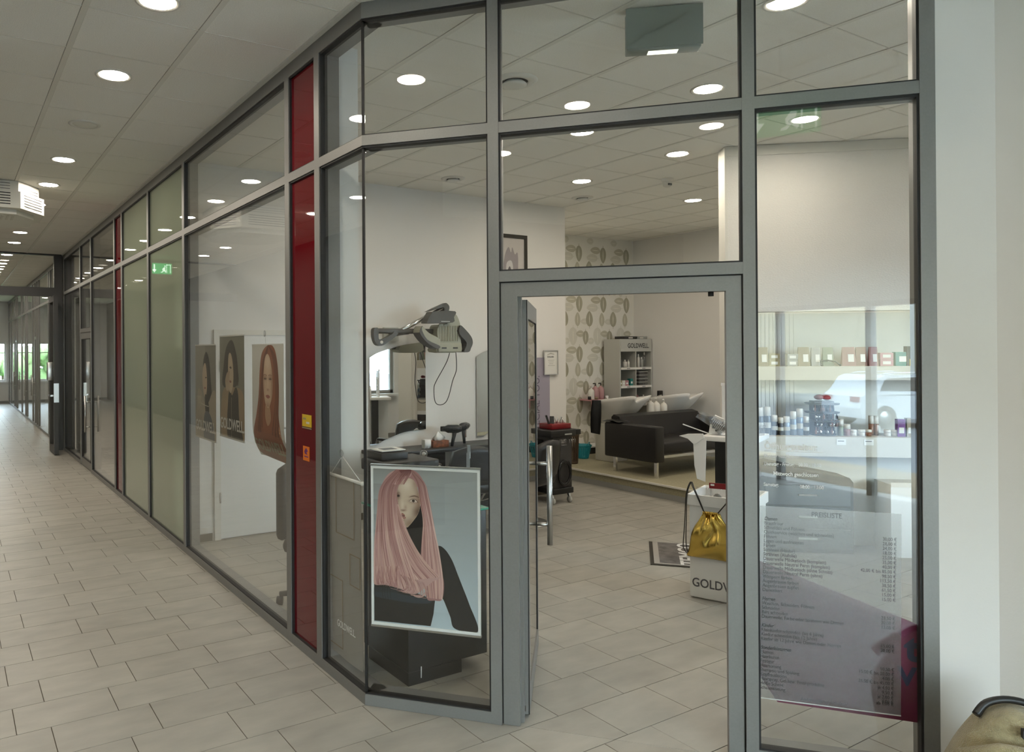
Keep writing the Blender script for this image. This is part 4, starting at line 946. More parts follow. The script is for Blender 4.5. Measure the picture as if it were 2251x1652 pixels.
for i, (a, c, h) in enumerate(rows):
    zz = 1.047-i*0.0194
    if a: T(a, 0.0215, 1.848-(i/38)*0.024, zz, par=pl, mat='ink', sx=0.80, name='group_heading' if h else 'entry', shear=0.25 if h else 0.0, offset=0.0005 if h else 0.0).location.y = -0.001
    if c: T(c, 0.0205, 2.350-(i/38)*0.018, zz, par=pl, mat='ink', sx=0.80, name='price', align='RIGHT').location.y = -0.001
T('ab 6,00 €', 0.0205, 2.332, 0.302, par=pl, mat='ink', sx=0.80, name='price', align='RIGHT').location.y = -0.001
T('Änderungen vorbehalten!', 0.0225, 1.984, 0.279, par=pl, mat='ink_grey', sx=0.78, name='footnote').location.y = -0.001
rb = thing('promotion_board', 'crimson board with dark blue lettering standing behind the price list', 'board', COR+NI*0.065, RZB)
b = MB(); b.prism([(1.90, 0.246), (2.43, 0.232), (2.43, 0.64), (1.825, 0.86), (1.825, 0.36)], 0.0, 0.012); b.build('panel', 'red_board', rb); text('t', 0.15, 2.385, -0.001, 0.49, 'navy', rb, 'lettering', offset=0.006); text('V', 0.105, 2.358, -0.001, 0.385, 'navy', rb, 'lettering', offset=0.004)

# ================================================================== SALON
# ---- black promotion cabinet behind the pink-hair poster
cb = thing('black_cabinet', 'black lacquered counter cabinet with glass top behind the pink-hair poster', 'cabinet', (2.10, 3.40, 0))
box('plinth', 'black', cb, 0.0, 0.0, 0.0, 0.35, 0.44, 0.07); box('body', 'black', cb, 0.0, 0.0, 0.07, 0.53, 0.50, 0.885, 0.004)
box('glass_top', 'green_glass', cb, 0.0, -0.01, 0.887, 0.545, 0.52, 0.897)
b = MB(); b.tube([(0.08, -0.002, 0.03), (0.081, -0.002, 0.09)], 0.003, 5); b.build('paint_chip', 'white', cb)
bx = thing('black_case', 'black ribbed plastic case with stepped lid on the glass-topped cabinet', 'case', (2.10, 3.55, 0.897))
box('body', 'black', bx, 0.0, 0.03, 0.0, 0.34, 0.34, 0.20, 0.01); box('lid', 'charcoal', bx, -0.012, 0.06, 0.20, 0.35, 0.35, 0.265, 0.008); box('top_tray', 'charcoal', bx, 0.02, 0.16, 0.265, 0.20, 0.34, 0.31, 0.006)
for i in range(16): box('rib', 'charcoal', bx, 0.12+i*0.0125, 0.024, 0.06, 0.127+i*0.0125, 0.031, 0.19)
b = MB(); b.tube([(0.02, 0.0, 0.04), (0.03, -0.02, 0.12), (0.09, -0.02, 0.17), (0.13, 0.0, 0.15)], 0.016, 8); b.build('grip', 'black_gloss', bx)
mg = thing('magazine', 'magazine lying flat on the black case', 'magazine', (2.13, 3.72, 1.213)); box('pages', 'paper', mg, 0, 0, 0, 0.16, 0.13, 0.006); box('cover', 'anthracite', mg, 0.03, 0.03, 0.006, 0.12, 0.10, 0.007)
ml = thing('makeup_lamp', 'small chrome globe lamp on a stem behind the poster', 'lamp', (3.57, 5.5, 0))
b = MB(); b.lathe([(0, 0), (0.10, 0), (0.10, 0.015), (0.02, 0.03), (0, 0.03)], (0, 0, 0), 20); b.build('foot', 'black', ml); b = MB(); b.tube([(0, 0, 0.03), (0, 0, 0.84)], 0.012, 10); b.build('stem', 'steel', ml); b = MB(); b.sphere((0, 0, 0.885), 0.035); b.build('globe', 'clear_plastic', ml); b = MB(); b.sphere((0, 0, 0.885), 0.017); b.build('bulb', 'light_grey', ml)

# ---- mirrors on the rear wall
def mirror(x, lab):
    t = thing('wall_mirror', lab, 'mirror', (x, 7.0, 0), 0, 'curved wall mirrors at the styling places')
    top = spline([(0.0, 1.715), (0.10, 1.765), (0.28, 1.816), (0.45, 1.855), (0.71, 1.885)], 5); bot = spline([(0.71, 0.914), (0.45, 0.90), (0.30, 0.865), (0.16, 0.82), (0.10, 0.79), (0.0, 0.78)], 5)
    MB().prism(top+bot, -0.022, -0.014).build('mirror_glass', 'mirror', t)
    MB().prism([(u*0.96+0.014, 1.30+(v-1.30)*0.97) for u, v in top+bot], -0.013, -0.001).build('backing', 'grey', t)
mirror(3.85, 'frameless curved wall mirror at the styling place left of the door post'); mirror(5.272, 'frameless curved wall mirror half hidden by the door post')
# ---- wall-mounted climate hood
hd = thing('hair_drying_hood', 'wall-mounted hair processing hood with folding arm and grey wings', 'hair dryer', (0, 6.62, 0))
def pris(nm, mat, pts, y0, y1, par=hd): return MB().prism(pts, y0, y1).build(nm, mat, par)
pris('wall_plate', 'light_grey', [(4.02, 2.04), (4.20, 2.04), (4.20, 1.89), (4.02, 1.89)], 0.34, 0.378); MB().beam((4.10, 0.0, 1.99), (4.10, 0.34, 1.97), 0.05, 0.06).build('wall_bracket', 'dryer_grey', hd)
b = MB(); b.rbox(3.70, -0.025, 1.965, 4.42, 0.025, 2.018, 0.012); b.build('swing_arm', 'dryer_grey', hd)
pris('elbow', 'dryer_grey', spline([(3.689, 2.012), (3.742, 2.015), (3.742, 1.915), (3.79, 1.905), (3.90, 1.96), (3.93, 1.99), (3.97, 1.958), (3.85, 1.876), (3.782, 1.841), (3.722, 1.852), (3.688, 1.92)], 3, True), -0.03, 0.03)
MB().lathe([(0, -0.034), (0.017, -0.034), (0.017, -0.028)], (3.775, 0, 1.876), 16, 'y').build('pivot_cap', 'trim_white', hd)
MB().tube([(3.955, 0, 1.968), (4.254, 0, 2.105), (4.56, 0, 2.242)], 0.024, 12).build('gas_strut', 'chrome', hd)
MB().tube([(3.925, 0, 1.952), (3.965, 0, 1.972)], 0.024, 12).build('strut_collar', 'light_grey', hd)
pris('knuckle', 'dryer_grey', spline([(4.328, 2.195), (4.544, 2.287), (4.588, 2.293), (4.622, 2.257), (4.604, 2.201), (4.556, 2.20), (4.552, 2.245), (4.502, 2.240)], 3, True), -0.025, 0.025)
def wing(nm, mat, pts, y0, y1, dy=0.0):
    o = MB().prism(pts, y0, y1).build(nm, mat, hd)
    return o
wing('upper_wing', 'dryer_grey', spline([(4.30, 2.175), (4.345, 2.196), (4.60, 2.202), (4.585, 2.14), (4.567, 2.082), (4.27, 2.071), (4.25, 2.092)], 3, True), -0.16, -0.05)
box('wing_badge', 'light_grey', hd, 4.42, -0.163, 2.088, 4.53, -0.160, 2.096)
wing('shell', 'beige_plastic', spline([(4.56, 2.17), (4.61, 2.195), (4.67, 2.154), (4.712, 2.049), (4.70, 1.97), (4.719, 1.867), (4.705, 1.772), (4.405, 1.772), (4.428, 1.867), (4.412, 1.977), (4.44, 2.06), (4.54, 2.07)], 3, True), -0.10, 0.06)
for i in range(12): box('shell_rib', 'beige_plastic', hd, 4.435+i*0.021, -0.108, 1.885, 4.447+i*0.021, -0.100, 2.05)
box('vent_bar', 'beige_plastic', hd, 4.41, -0.125, 1.772, 4.71, -0.09, 1.862, 0.006)
for x in (4.45, 4.595): box('vent_slot', 'charcoal', hd, x, -0.128, 1.806, x+0.06, -0.124, 1.822)
wing('lower_wing', 'beige_plastic', spline([(4.192, 2.043), (4.215, 2.02), (4.277, 1.969), (4.41, 1.905), (4.40, 1.82), (4.366, 1.819), (4.252, 1.881), (4.157, 1.975)], 3, True), -0.15, -0.03)
wing('wing_edge', 'dryer_grey', spline([(4.157, 1.975), (4.192, 2.043), (4.185, 2.0), (4.252, 1.90), (4.40, 1.84), (4.40, 1.812), (4.36, 1.812), (4.245, 1.872)], 3, True), -0.155, -0.02)
wing('side_wing', 'dryer_grey', spline([(4.68, 2.049), (4.72, 2.035), (4.823, 1.937), (4.845, 1.867), (4.82, 1.81), (4.796, 1.772), (4.73, 1.776), (4.765, 1.867), (4.67, 1.965)], 3, True), -0.14, 0.05)
MB().tube([(4.642, 0.0, 1.775), (4.628, 0.05, 1.655), (4.558, 0.14, 1.458), (4.545, 0.17, 1.374), (4.565, 0.18, 1.232), (4.624, 0.18, 1.19), (4.702, 0.18, 1.212), (4.746, 0.17, 1.296), (4.774, 0.14, 1.453), (4.762, 0.05, 1.582), (4.719, 0.0, 1.775)], 0.0045, 7, sub=5).build('power_cord', 'charcoal', hd)

# ---- styling counter with its clutter
ct = thing('styling_counter', 'dark shelf-like styling counter along the mirror wall', 'counter', (3.75, 6.60, 0))
box('worktop', 'black', ct, 0.0, 0.0, 0.70, 2.2, 0.395, 0.74, 0.006); box('cabinet', 'black', ct, 0.03, 0.06, 0.10, 0.85, 0.395, 0.70); box('cabinet', 'black', ct, 1.35, 0.06, 0.10, 2.15, 0.395, 0.70); box('plinth', 'charcoal', ct, 0.05, 0.12, 0.0, 0.83, 0.385, 0.10); box('plinth', 'charcoal', ct, 1.37, 0.12, 0.0, 2.13, 0.385, 0.10)
for x in (0.04, 0.45, 1.36, 1.76): box('drawer', 'black_gloss', ct, x, 0.045, 0.42, x+0.385, 0.06, 0.69)
tr = thing('paper_roll', 'white crepe-paper roll standing on the styling counter', 'paper roll', (4.415, 6.75, 0.74)); b = MB(); b.lathe([(0.015, 0), (0.052, 0), (0.052, 0.09), (0.015, 0.09), (0.015, 0)], (0, 0, 0), 24); b.build('roll', 'white', tr); box('cut_edge', 'offwhite', tr, -0.052, -0.052, 0.0, -0.050, 0.0, 0.09)
tb = thing('tissue_box', 'brown leaf-patterned tissue box with tissue pulled up', 'tissue box', (4.47, 6.70, 0.74)); box('carton', 'tissue_box', tb, 0, 0, 0, 0.21, 0.12, 0.07, 0.004)
b = MB(); vs = []
for k in range(5):
    for i in range(9):
        a = 2*PI*i/8; rr = [0.05, 0.07, 0.06, 0.035, 0.005][k]*(1+0.35*math.sin(a*3+k)); vs.append((0.11+rr*math.cos(a), 0.06+0.5*rr*math.sin(a), 0.065+k*0.024+0.006*math.sin(a*2)))
b.quadmesh(vs, [(k*9+i, k*9+i+1, (k+1)*9+i+1, (k+1)*9+i) for k in range(4) for i in range(8)], True); b.build('tissue', 'white', tb)
def blow_dryer(x, y, z, rz, lab):
    t = thing('blow_dryer', lab, 'hair dryer', (x, y, z), rz, 'blow dryers at the styling counter')
    b = MB(); b.lathe([(0, -0.09), (0.03, -0.09), (0.045, -0.05), (0.045, 0.06), (0.03, 0.09), (0.028, 0.14), (0.02, 0.14)], (0, 0, 0.19), 18, 'x'); b.build('barrel', 'black_gloss', t)
    b = MB(); b.tube([(-0.02, 0, 0.16), (0.0, 0, 0.08), (0.015, 0, 0.0)], [0.022, 0.019, 0.016], 12); b.build('handle', 'black', t)
    MB().box(-0.012, -0.03, 0.07, 0.012, -0.016, 0.15).build('switch_plate', 'chrome', t); return t
blow_dryer(4.735, 6.70, 0.74, 2.6, 'black and chrome blow dryer standing nose-up by the tissue box'); blow_dryer(4.98, 6.84, 0.74, 0.6, 'all-black blow dryer behind the chrome-trimmed one')
def styling_chair(x, y, rz, lab):
    t = thing('styling_chair', lab, 'chair', (x, y, 0), rz, 'black hydraulic styling chairs')
    b = MB(); b.lathe([(0, 0), (0.26, 0), (0.26, 0.012), (0.10, 0.03), (0.05, 0.05), (0, 0.05)], (0, 0, 0), 28); b.build('base_disc', 'steel', t); MB().tube([(0, 0, 0.04), (0, 0, 0.40)], 0.035, 14).build('column', 'steel', t)
    box('seat', 'leather', t, -0.26, -0.25, 0.40, 0.26, 0.25, 0.52, 0.04); b = MB(); vs = []; fs = []
    for k in range(7):
        for i in range(9):
            u = -1+2*i/8; v = k/6; wd = 0.25*(1-0.18*v*v); z = 0.50+0.38*v-0.05*u*u*v; vs += [(u*wd, 0.24+0.08*v-0.05*u*u, z)]
    n = len(vs); vs += [(x_, y_+0.07, z_) for x_, y_, z_ in vs]
    for k in range(6):
        for i in range(8): a = k*9+i; fs += [(a, a+1, a+10, a+9), (n+a+9, n+a+10, n+a+1, n+a)]
    for i in range(8): fs += [(54+i, 55+i, n+55+i, n+54+i), (i+1, i, n+i, n+i+1)]
    for k in range(6): fs += [(k*9+9, k*9, n+k*9, n+k*9+9), (k*9+8, k*9+17, n+k*9+17, n+k*9+8)]
    b.quadmesh(vs, fs, True); b.build('backrest', 'leather', t)
    for s in (-1, 1):
        a = MB(); a.tube([(s*0.27, -0.18, 0.46), (s*0.29, -0.18, 0.66), (s*0.29, 0.15, 0.68), (s*0.27, 0.22, 0.5)], 0.012, 8); a.build('armrest_frame', 'chrome', t); box('armrest', 'leather', t, s*0.29-0.03, -0.17, 0.665, s*0.29+0.03, 0.14, 0.70, 0.012)
    MB().tube([(-0.16, -0.26, 0.44), (-0.16, -0.42, 0.20), (0.16, -0.42, 0.20), (0.16, -0.26, 0.44)], 0.011, 8).build('footrest', 'chrome', t); return t
styling_chair(4.36, 6.02, PI-0.25, 'black styling chair before the mirror left of the door post'); styling_chair(5.10, 5.98, PI+0.3, 'black styling chair with round foot partly behind the door leaf')
# low glass-edged shelf seen right of the poster (dark shelf)

# ---- pictures and banner on the rear wall
fp_ = thing('framed_picture', 'black-framed monochrome salon picture high on the rear wall', 'picture', (5.46, 6.975, 2.60))
for a in ((0, 0, 0.53, 0.59, 0.025, 0.575), (0, 0, 0, 0.59, 0.025, 0.045), (0, 0, 0.045, 0.045, 0.025, 0.53), (0.545, 0, 0.045, 0.59, 0.025, 0.53)): box('frame_rail', 'mat_edge', fp_, *a)
q = Print(y=0.010, step=0.0004); q.poly([(0.045, 0.045), (0.545, 0.045), (0.545, 0.53), (0.045, 0.53)], (196, 190, 186), False); q.poly([(0.22, 0.05), (0.24, 0.30), (0.30, 0.42), (0.34, 0.36), (0.36, 0.42), (0.40, 0.34), (0.44, 0.36), (0.45, 0.22), (0.42, 0.05)], (150, 142, 144)); q.poly([(0.28, 0.05), (0.27, 0.22), (0.34, 0.26), (0.37, 0.18), (0.36, 0.05)], (200, 196, 196)); q.poly([(0.30, 0.05), (0.29, 0.14), (0.32, 0.19), (0.35, 0.12), (0.35, 0.05)], (96, 90, 94)); q.build('picture_print', fp_)
ce = thing('framed_certificate', 'silver-framed certificate hanging over the lavender banner', 'certificate', (6.30, 6.965, 1.475)); 
for a in ((0, 0, 0.295, 0.233, 0.02, 0.305), (0, 0, 0, 0.233, 0.02, 0.01), (0, 0, 0.01, 0.01, 0.02, 0.295), (0.223, 0, 0.01, 0.233, 0.02, 0.295)): box('frame_rail', 'steel', ce, *a)
box('sheet', 'paper', ce, 0.01, 0.008, 0.01, 0.223, 0.012, 0.295); text('Urkunde', 0.030, 0.055, 0.006, 0.215, 'ink', ce, 'heading', sx=1.0)
for i, (a, c) in enumerate(((0.07, 0.17), (0.08, 0.16), (0.09, 0.15), (0.07, 0.18))): box('text_line', 'light_grey', ce, a, 0.006, 0.18-i*0.022, c, 0.008, 0.185-i*0.022)
b = MB(); b.prism([(0.06, 0.255), (0.11, 0.275), (0.17, 0.26), (0.17, 0.25), (0.11, 0.258), (0.06, 0.248)], 0.006, 0.008); b.build('emblem', 'light_grey', ce)
ru = thing('wall_banner', 'tall lavender wall banner reading SPECIAL YOU upright', 'banner', (5.99, 6.985, 0.62)); box('cloth', 'lavender', ru, 0, 0, 0, 0.415, 0.006, 1.063)
text('SPECIAL YOU.', 0.135, 0.245, -0.002, 0.13, 'lilac_ink', ru, 'lettering', rot=(PI/2, -PI/2, 0), sx=0.86); box('bottom_batten', 'lavender', ru, 0, -0.004, -0.008, 0.415, 0.01, 0.0); box('top_batten', 'lavender', ru, 0, -0.004, 1.063, 0.415, 0.01, 1.071)
# white door in the rear wall, seen through the long pane
d4 = thing('door_4', 'white flush door with lever handle in the rear wall behind the posters', loc=(2.16, 6.99, 0), kind='structure')
box('leaf', 'white', d4, 0.06, -0.012, 0.01, 0.86, 0.008, 1.95); box('frame_side', 'trim_white', d4, 0.0, -0.02, 0, 0.06, 0.01, 2.0); box('frame_side', 'trim_white', d4, 0.86, -0.02, 0, 0.92, 0.01, 2.0); box('frame_head', 'trim_white', d4, 0.06, -0.02, 1.95, 0.86, 0.01, 2.0)
b = MB(); b.tube([(0.80, -0.012, 1.03), (0.80, -0.06, 1.03), (0.68, -0.06, 1.03)], 0.009, 8); b.lathe([(0, -0.018), (0.025, -0.018), (0.025, -0.012)], (0.80, 0, 1.03), 14, 'y'); b.build('lever_handle', 'steel', d4)
b = MB(); b.tube([(0.055, -0.024, 0.35), (0.055, -0.024, 0.45)], 0.008, 8); b.tube([(0.055, -0.024, 1.6), (0.055, -0.024, 1.7)], 0.008, 8); b.build('hinge', 'steel', d4)
# office chair half hidden by the red panel
oc = thing('office_chair', 'dark swivel chair half hidden behind the red panel', 'chair', (2.25, 4.80, 0), 0.96)
b = MB()
for k in range(5): a = 2*PI*k/5+0.3; b.tube([(0, 0, 0.11), (0.30*math.cos(a), 0.30*math.sin(a), 0.075)], [0.03, 0.018], 8)
b.build('star_base', 'charcoal', oc); b = MB()
for k in range(5): a = 2*PI*k/5+0.3; b.lathe([(0, -0.02), (0.03, -0.02), (0.03, 0.02), (0, 0.02)], (0.30*math.cos(a), 0.30*math.sin(a), 0.03), 14, 'y')
b.build('castor', 'black', oc); MB().tube([(0, 0, 0.1), (0, 0, 0.42)], 0.03, 12).build('gas_column', 'charcoal', oc); box('seat', 'charcoal', oc, -0.24, -0.23, 0.42, 0.24, 0.23, 0.52, 0.04); box('backrest', 'charcoal', oc, -0.22, 0.20, 0.50, 0.22, 0.28, 1.0, 0.04)

# ---- hairdresser trolley
ty = thing('salon_trolley', 'tall black hairdresser trolley with drawer top on chrome castors', 'trolley', (5.95, 6.44, 0))
box('body', 'charcoal', ty, 0.01, 0.02, 0.17, 0.31, 0.40, 0.78, 0.006); box('base_skirt', 'black', ty, 0.0, 0.0, 0.115, 0.32, 0.42, 0.185, 0.01); box('top_tray', 'black', ty, -0.05, -0.02, 0.78, 0.34, 0.42, 0.86, 0.01); box('side_drawer', 'black', ty, 0.34, 0.0, 0.79, 0.44, 0.20, 0.85, 0.006); box('drawer_pull', 'steel', ty, 0.16, -0.026, 0.80, 0.27, -0.02, 0.815)
for x in (0.03, 0.29):
    for y in (0.04, 0.38):
        b = MB(); b.lathe([(0, -0.012), (0.035, -0.012), (0.038, 0), (0.035, 0.012), (0, 0.012)], (x, y, 0.038), 16, 'x'); c_ = b.build('castor', 'light_grey', ty); MB().beam((x, y, 0.04), (x, y+0.02, 0.115), 0.03, 0.02, (1, 0, 0)).build('fork', 'chrome', c_)
b = MB(); b.lathe([(0.085, -0.008), (0.10, -0.012), (0.115, -0.008), (0.115, 0.008), (0.085, 0.008), (0.085, -0.008)], (0, 0, 0), 28, 'y')
o = b.build('holder_ring', 'black_gloss', ty); o.location = (0.17, -0.01, 0.36); o.scale = (0.9, 1, 1.35)
b = MB()
for i in range(5): b.tube([(0.06+i*0.022, -0.004, 0.70), (0.06+i*0.022, -0.05, 0.70), (0.06+i*0.022, -0.05, 0.76)], 0.0025, 5)
b.tube([(0.05, -0.05, 0.72), (0.16, -0.05, 0.72)], 0.0025, 5); b.tube([(0.05, -0.05, 0.69), (0.16, -0.05, 0.69)], 0.0025, 5)
for i in range(4): b.tube([(0.20+i*0.03, -0.004, 0.755), (0.20+i*0.03, -0.06, 0.75), (0.20+i*0.03, -0.06, 0.71)], 0.0025, 5)
b.build('wire_rack', 'chrome', ty)
rx = thing('tool_tray', 'dark red tray of clips and brushes on the trolley', 'tray', (5.99, 6.50, 0.861)); box('tray', 'red_plastic', rx, 0.0, 0.0, 0.0, 0.30, 0.22, 0.06, 0.006)
b = MB(); random.seed(9)
for i in range(10): x = 0.12+0.017*i; b.tube([(x, 0.05+0.1*random.random(), 0.05), (x+random.uniform(-.03, .03), 0.1, 0.11+0.03*random.random())], 0.006, 6)
b.build('clip', 'steel', rx); b = MB(); b.beam((0.03, 0.08, 0.05), (0.0, 0.10, 0.16), 0.05, 0.02); b.beam((0.09, 0.1, 0.05), (0.11, 0.12, 0.14), 0.05, 0.03); b.build('brush', 'black', rx)

# ---- wash area
sf = thing('wash_sofa', 'black leather two-seat wash sofa on chrome legs', 'sofa', (7.56, 6.33, 0.17))
box('arm', 'leather', sf, 0.0, 0.0, 0.19, 0.16, 0.86, 0.64, 0.02); box('arm', 'leather', sf, 1.74, 0.0, 0.19, 1.90, 0.86, 0.64, 0.02); box('seat', 'leather', sf, 0.16, 0.02, 0.28, 1.74, 0.66, 0.44, 0.03)
b = MB(); b.prism([(0.60, 0.30), (0.86, 0.30), (0.88, 0.70), (0.84, 0.735), (0.74, 0.71)], 0.16, 1.78, axis='x'); b.build('backrest', 'leather', sf)
b = MB(); b.box(0.14, 0.02, 0.24, 1.76, 0.05, 0.275); b.build('front_rail', 'chrome', sf)
for x in (0.02, 1.86):
    for y in (0.03, 0.70): MB().box(x, y-0.02, 0.0, x+0.035, y+0.02, 0.20).build('leg', 'chrome', sf)
tw = thing('black_towel', 'black towel draped over the end of the wash sofa', 'towel', (7.62, 7.02, 0.81)); b = MB(); vs = []
for k in range(6):
    for i in range(10): u, v = i/9, k/5; vs.append((-0.07+0.22*u, -0.10+0.30*v, 0.012+0.02*math.sin(7*u+4*v)*math.sin(PI*v)+0.02*(1-abs(2*u-1))))
b.quadmesh(vs, [(k*10+i, k*10+i+1, (k+1)*10+i+1, (k+1)*10+i) for k in range(5) for i in range(9)], True); b.build('cloth', 'black', tw)
def basin(x, lab):
    t = thing('wash_basin', lab, 'basin', (x, 7.56, 0.17), 0, 'white ceramic backwash basins')
    n = 40; rings = []
    def ring(sx, sy, z, dz=0.0, cy=0.0, notch=0.0, tilt=0.0):
        out = []
        for k in range(n):
            a = 2*PI*k/n; c, s_ = math.cos(a), math.sin(a); e = 0.62
            px = sx*math.copysign(abs(c)**e, c); py = sy*math.copysign(abs(s_)**e, s_)+cy
            nt_ = math.exp(-((px)/0.085)**2) if s_ < 0 else 0.0
            out.append((px, py+notch*nt_*0.14, z-tilt*py-notch*nt_*0.09))
        return out
    rings = [ring(0.13, 0.13, 0.52, cy=0.18), ring(0.16, 0.17, 0.60, cy=0.16), ring(0.23, 0.26, 0.72, cy=0.05, tilt=0.06), ring(0.285, 0.36, 0.86, cy=-0.02, tilt=0.13, notch=0.6), ring(0.30, 0.39, 0.905, cy=-0.03, tilt=0.15, notch=1.0), ring(0.285, 0.375, 0.912, cy=-0.03, tilt=0.15, notch=1.0), ring(0.25, 0.31, 0.88, cy=0.0, tilt=0.12, notch=0.7), ring(0.20, 0.22, 0.76, cy=0.05, tilt=0.05), ring(0.05, 0.05, 0.70, cy=0.08)]
    b = MB(); vs = [p for r_ in rings for p in r_]; fs = [(i*n+k, i*n+(k+1) % n, (i+1)*n+(k+1) % n, (i+1)*n+k) for i in range(len(rings)-1) for k in range(n)]; fs += [tuple(range(n))[::-1], tuple((len(rings)-1)*n+k for k in range(n))]
    b.quadmesh(vs, fs, True); b.build('bowl', 'white_gloss', t); box('pedestal', 'offwhite', t, -0.16, 0.02, 0.0, 0.16, 0.34, 0.54, 0.01)
    b = MB(); b.tube([(0.0, 0.30, 0.80), (0.0, 0.30, 0.88), (0.0, 0.22, 0.90)], 0.012, 8); b.build('tap', 'chrome', t)
basin(8.28, 'white ceramic wash basin nearest the papered wall'); basin(9.42, 'white ceramic wash basin at the far end of the wash sofa')
def pump_bottle(x, y, z, mat, cap, lab, grp, s=1.0):
    t = thing('pump_bottle', lab, 'bottle', (x, y, z), 0, grp)
    b = MB(); b.lathe([(0, 0), (0.045*s, 0), (0.048*s, 0.01*s), (0.048*s, 0.13*s), (0.03*s, 0.16*s), (0.014*s, 0.165*s), (0.014*s, 0.18*s), (0, 0.18*s)], (0, 0, 0), 16); b.build('body', mat, t); b = MB(); b.tube([(0, 0, 0.18*s), (0, 0, 0.215*s), (-0.04*s, 0, 0.21*s)], 0.008*s, 8); b.build('pump', cap, t)
pump_bottle(8.74, 7.31, 0.84, 'cap_white', 'cap_white', 'white pump bottle behind the sofa back between the two basins', 'pump bottles at the wash basins', 1.1); pump_bottle(8.90, 7.31, 0.84, 'cap_white', 'cap_white', 'second white pump bottle behind the sofa back', 'pump bottles at the wash basins', 1.0); pump_bottle(8.62, 7.31, 0.84, 'cap_white', 'cap_white', 'broad white bottle right of the nearer basin', 'pump bottles at the wash basins', 1.15)
tag(MB().box(8.54, 7.24, 0.80, 9.0, 7.37, 0.84).build('bottle_ledge', 'light_grey'), 'narrow grey ledge behind the sofa back carrying pump bottles', 'ledge')
ps = thing('wall_shelf', 'small pinkish wall shelf with lotion bottles beside the product tower', 'shelf', (8.55, 8.40, 0.98)); box('board', 'pack_pink', ps, 0, 0.0, 0, 0.44, 0.25, 0.02); box('front_panel', 'pink_lotion', ps, 0, -0.01, -0.12, 0.26, 0.0, 0.02)
pump_bottle(8.66, 8.5, 1.0, 'cap_white', 'cap_white', 'white rounded bottle on the pink wall shelf', 'bottles on the pink wall shelf', 1.0); pump_bottle(8.80, 8.55, 1.0, 'pink_lotion', 'black', 'pink lotion bottle with black pump, nearer of two', 'bottles on the pink wall shelf', 1.15); pump_bottle(8.92, 8.55, 1.0, 'pink_lotion', 'black', 'pink lotion bottle with black pump beside the tower', 'bottles on the pink wall shelf', 1.15)
for i, (x, h) in enumerate(((8.58, 0.05), (8.73, 0.035), (8.96, 0.05))): tag(MB().lathe([(0, 0), (0.025, 0), (0.025, h), (0, h)], (x, 8.46, 1.0), 14).build('small_jar', ['black', 'pack_tan', 'white'][i]), ['tiny black jar at the front of the pink shelf', 'tiny tan jar on the pink shelf', 'tiny white jar at the tower end of the pink shelf'][i], 'jar')
tw = thing('black_towel', 'long black towel hanging down beside the nearer basin', 'towel', (7.93, 7.68, 0.60)); b = MB(); vs = []
for k in range(9):
    for i in range(7): u, v = i/6, k/8; vs.append((0.16*(u-0.5)*(1+0.2*math.sin(3*v)), 0.03*math.sin(6*u+v), 0.46*(1-v)-0.04*u*v))
fs = [(k*7+i, k*7+i+1, (k+1)*7+i+1, (k+1)*7+i) for k in range(8) for i in range(6)]
b.quadmesh(vs, fs, True); b.quadmesh([(x, y+0.012, z) for x, y, z in vs], [f[::-1] for f in fs], True); b.build('cloth', 'black', tw)
# laundry baskets
def basket(nm, x, y, r0, r1, h, mat, lab, handles):
    t = thing(nm, lab, 'basket', (x, y, 0.17)); b = MB(); n = 22
    b.lathe([(0, 0), (r0, 0), (r0+0.003, 0.03), (r0-0.003, 0.03), (r0-0.005, 0.006), (0, 0.006)], (0, 0, 0), n); b.build('bottom', mat, t)
    b = MB()
    for k in range(n): a = 2*PI*k/n; b.beam((r0*math.cos(a), r0*math.sin(a), 0.02), (r1*0.99*math.cos(a), r1*0.99*math.sin(a), h*0.86), 0.012*(r1/0.1), 0.005, (math.cos(a), math.sin(a), 0))
    b.build('wall_slats', mat, t); b = MB(); b.lathe([(r1, h*0.84), (r1+0.008, h), (r1+0.014, h), (r1+0.012, h-0.012), (r1+0.003, h*0.84)], (0, 0, 0), n); b.build('rim', mat, t)
    if handles:
        for s in (-1, 1): MB().tube([(s*r1*.3, -r1*.95, h), (0, -r1*1.1, h+0.05), (-s*r1*.3, -r1*.95, h)] if s > 0 else [(r1*.3, r1*.95, h), (0, r1*1.1, h+0.05), (-r1*.3, r1*.95, h)], 0.007, 6).build('handle', mat, t)
basket('plastic_basket', 8.09, 8.12, 0.085, 0.12, 0.20, 'teal', 'turquoise plastic basket on the platform beside the papered wall', True); basket('laundry_basket', 7.60, 7.85, 0.09, 0.105, 0.46, 'brown', 'tall brown perforated bin behind the trolley', False)
lb_ = thing('wall_ledge', 'white low ledge board with black stowage under the wallpaper', 'ledge', (8.35, 8.35, 0.17)); box('board', 'white', lb_, 0, 0, 0.10, 0.6, 0.28, 0.12); box('stowage', 'black', lb_, 0.02, 0.02, 0, 0.58, 0.26, 0.10)

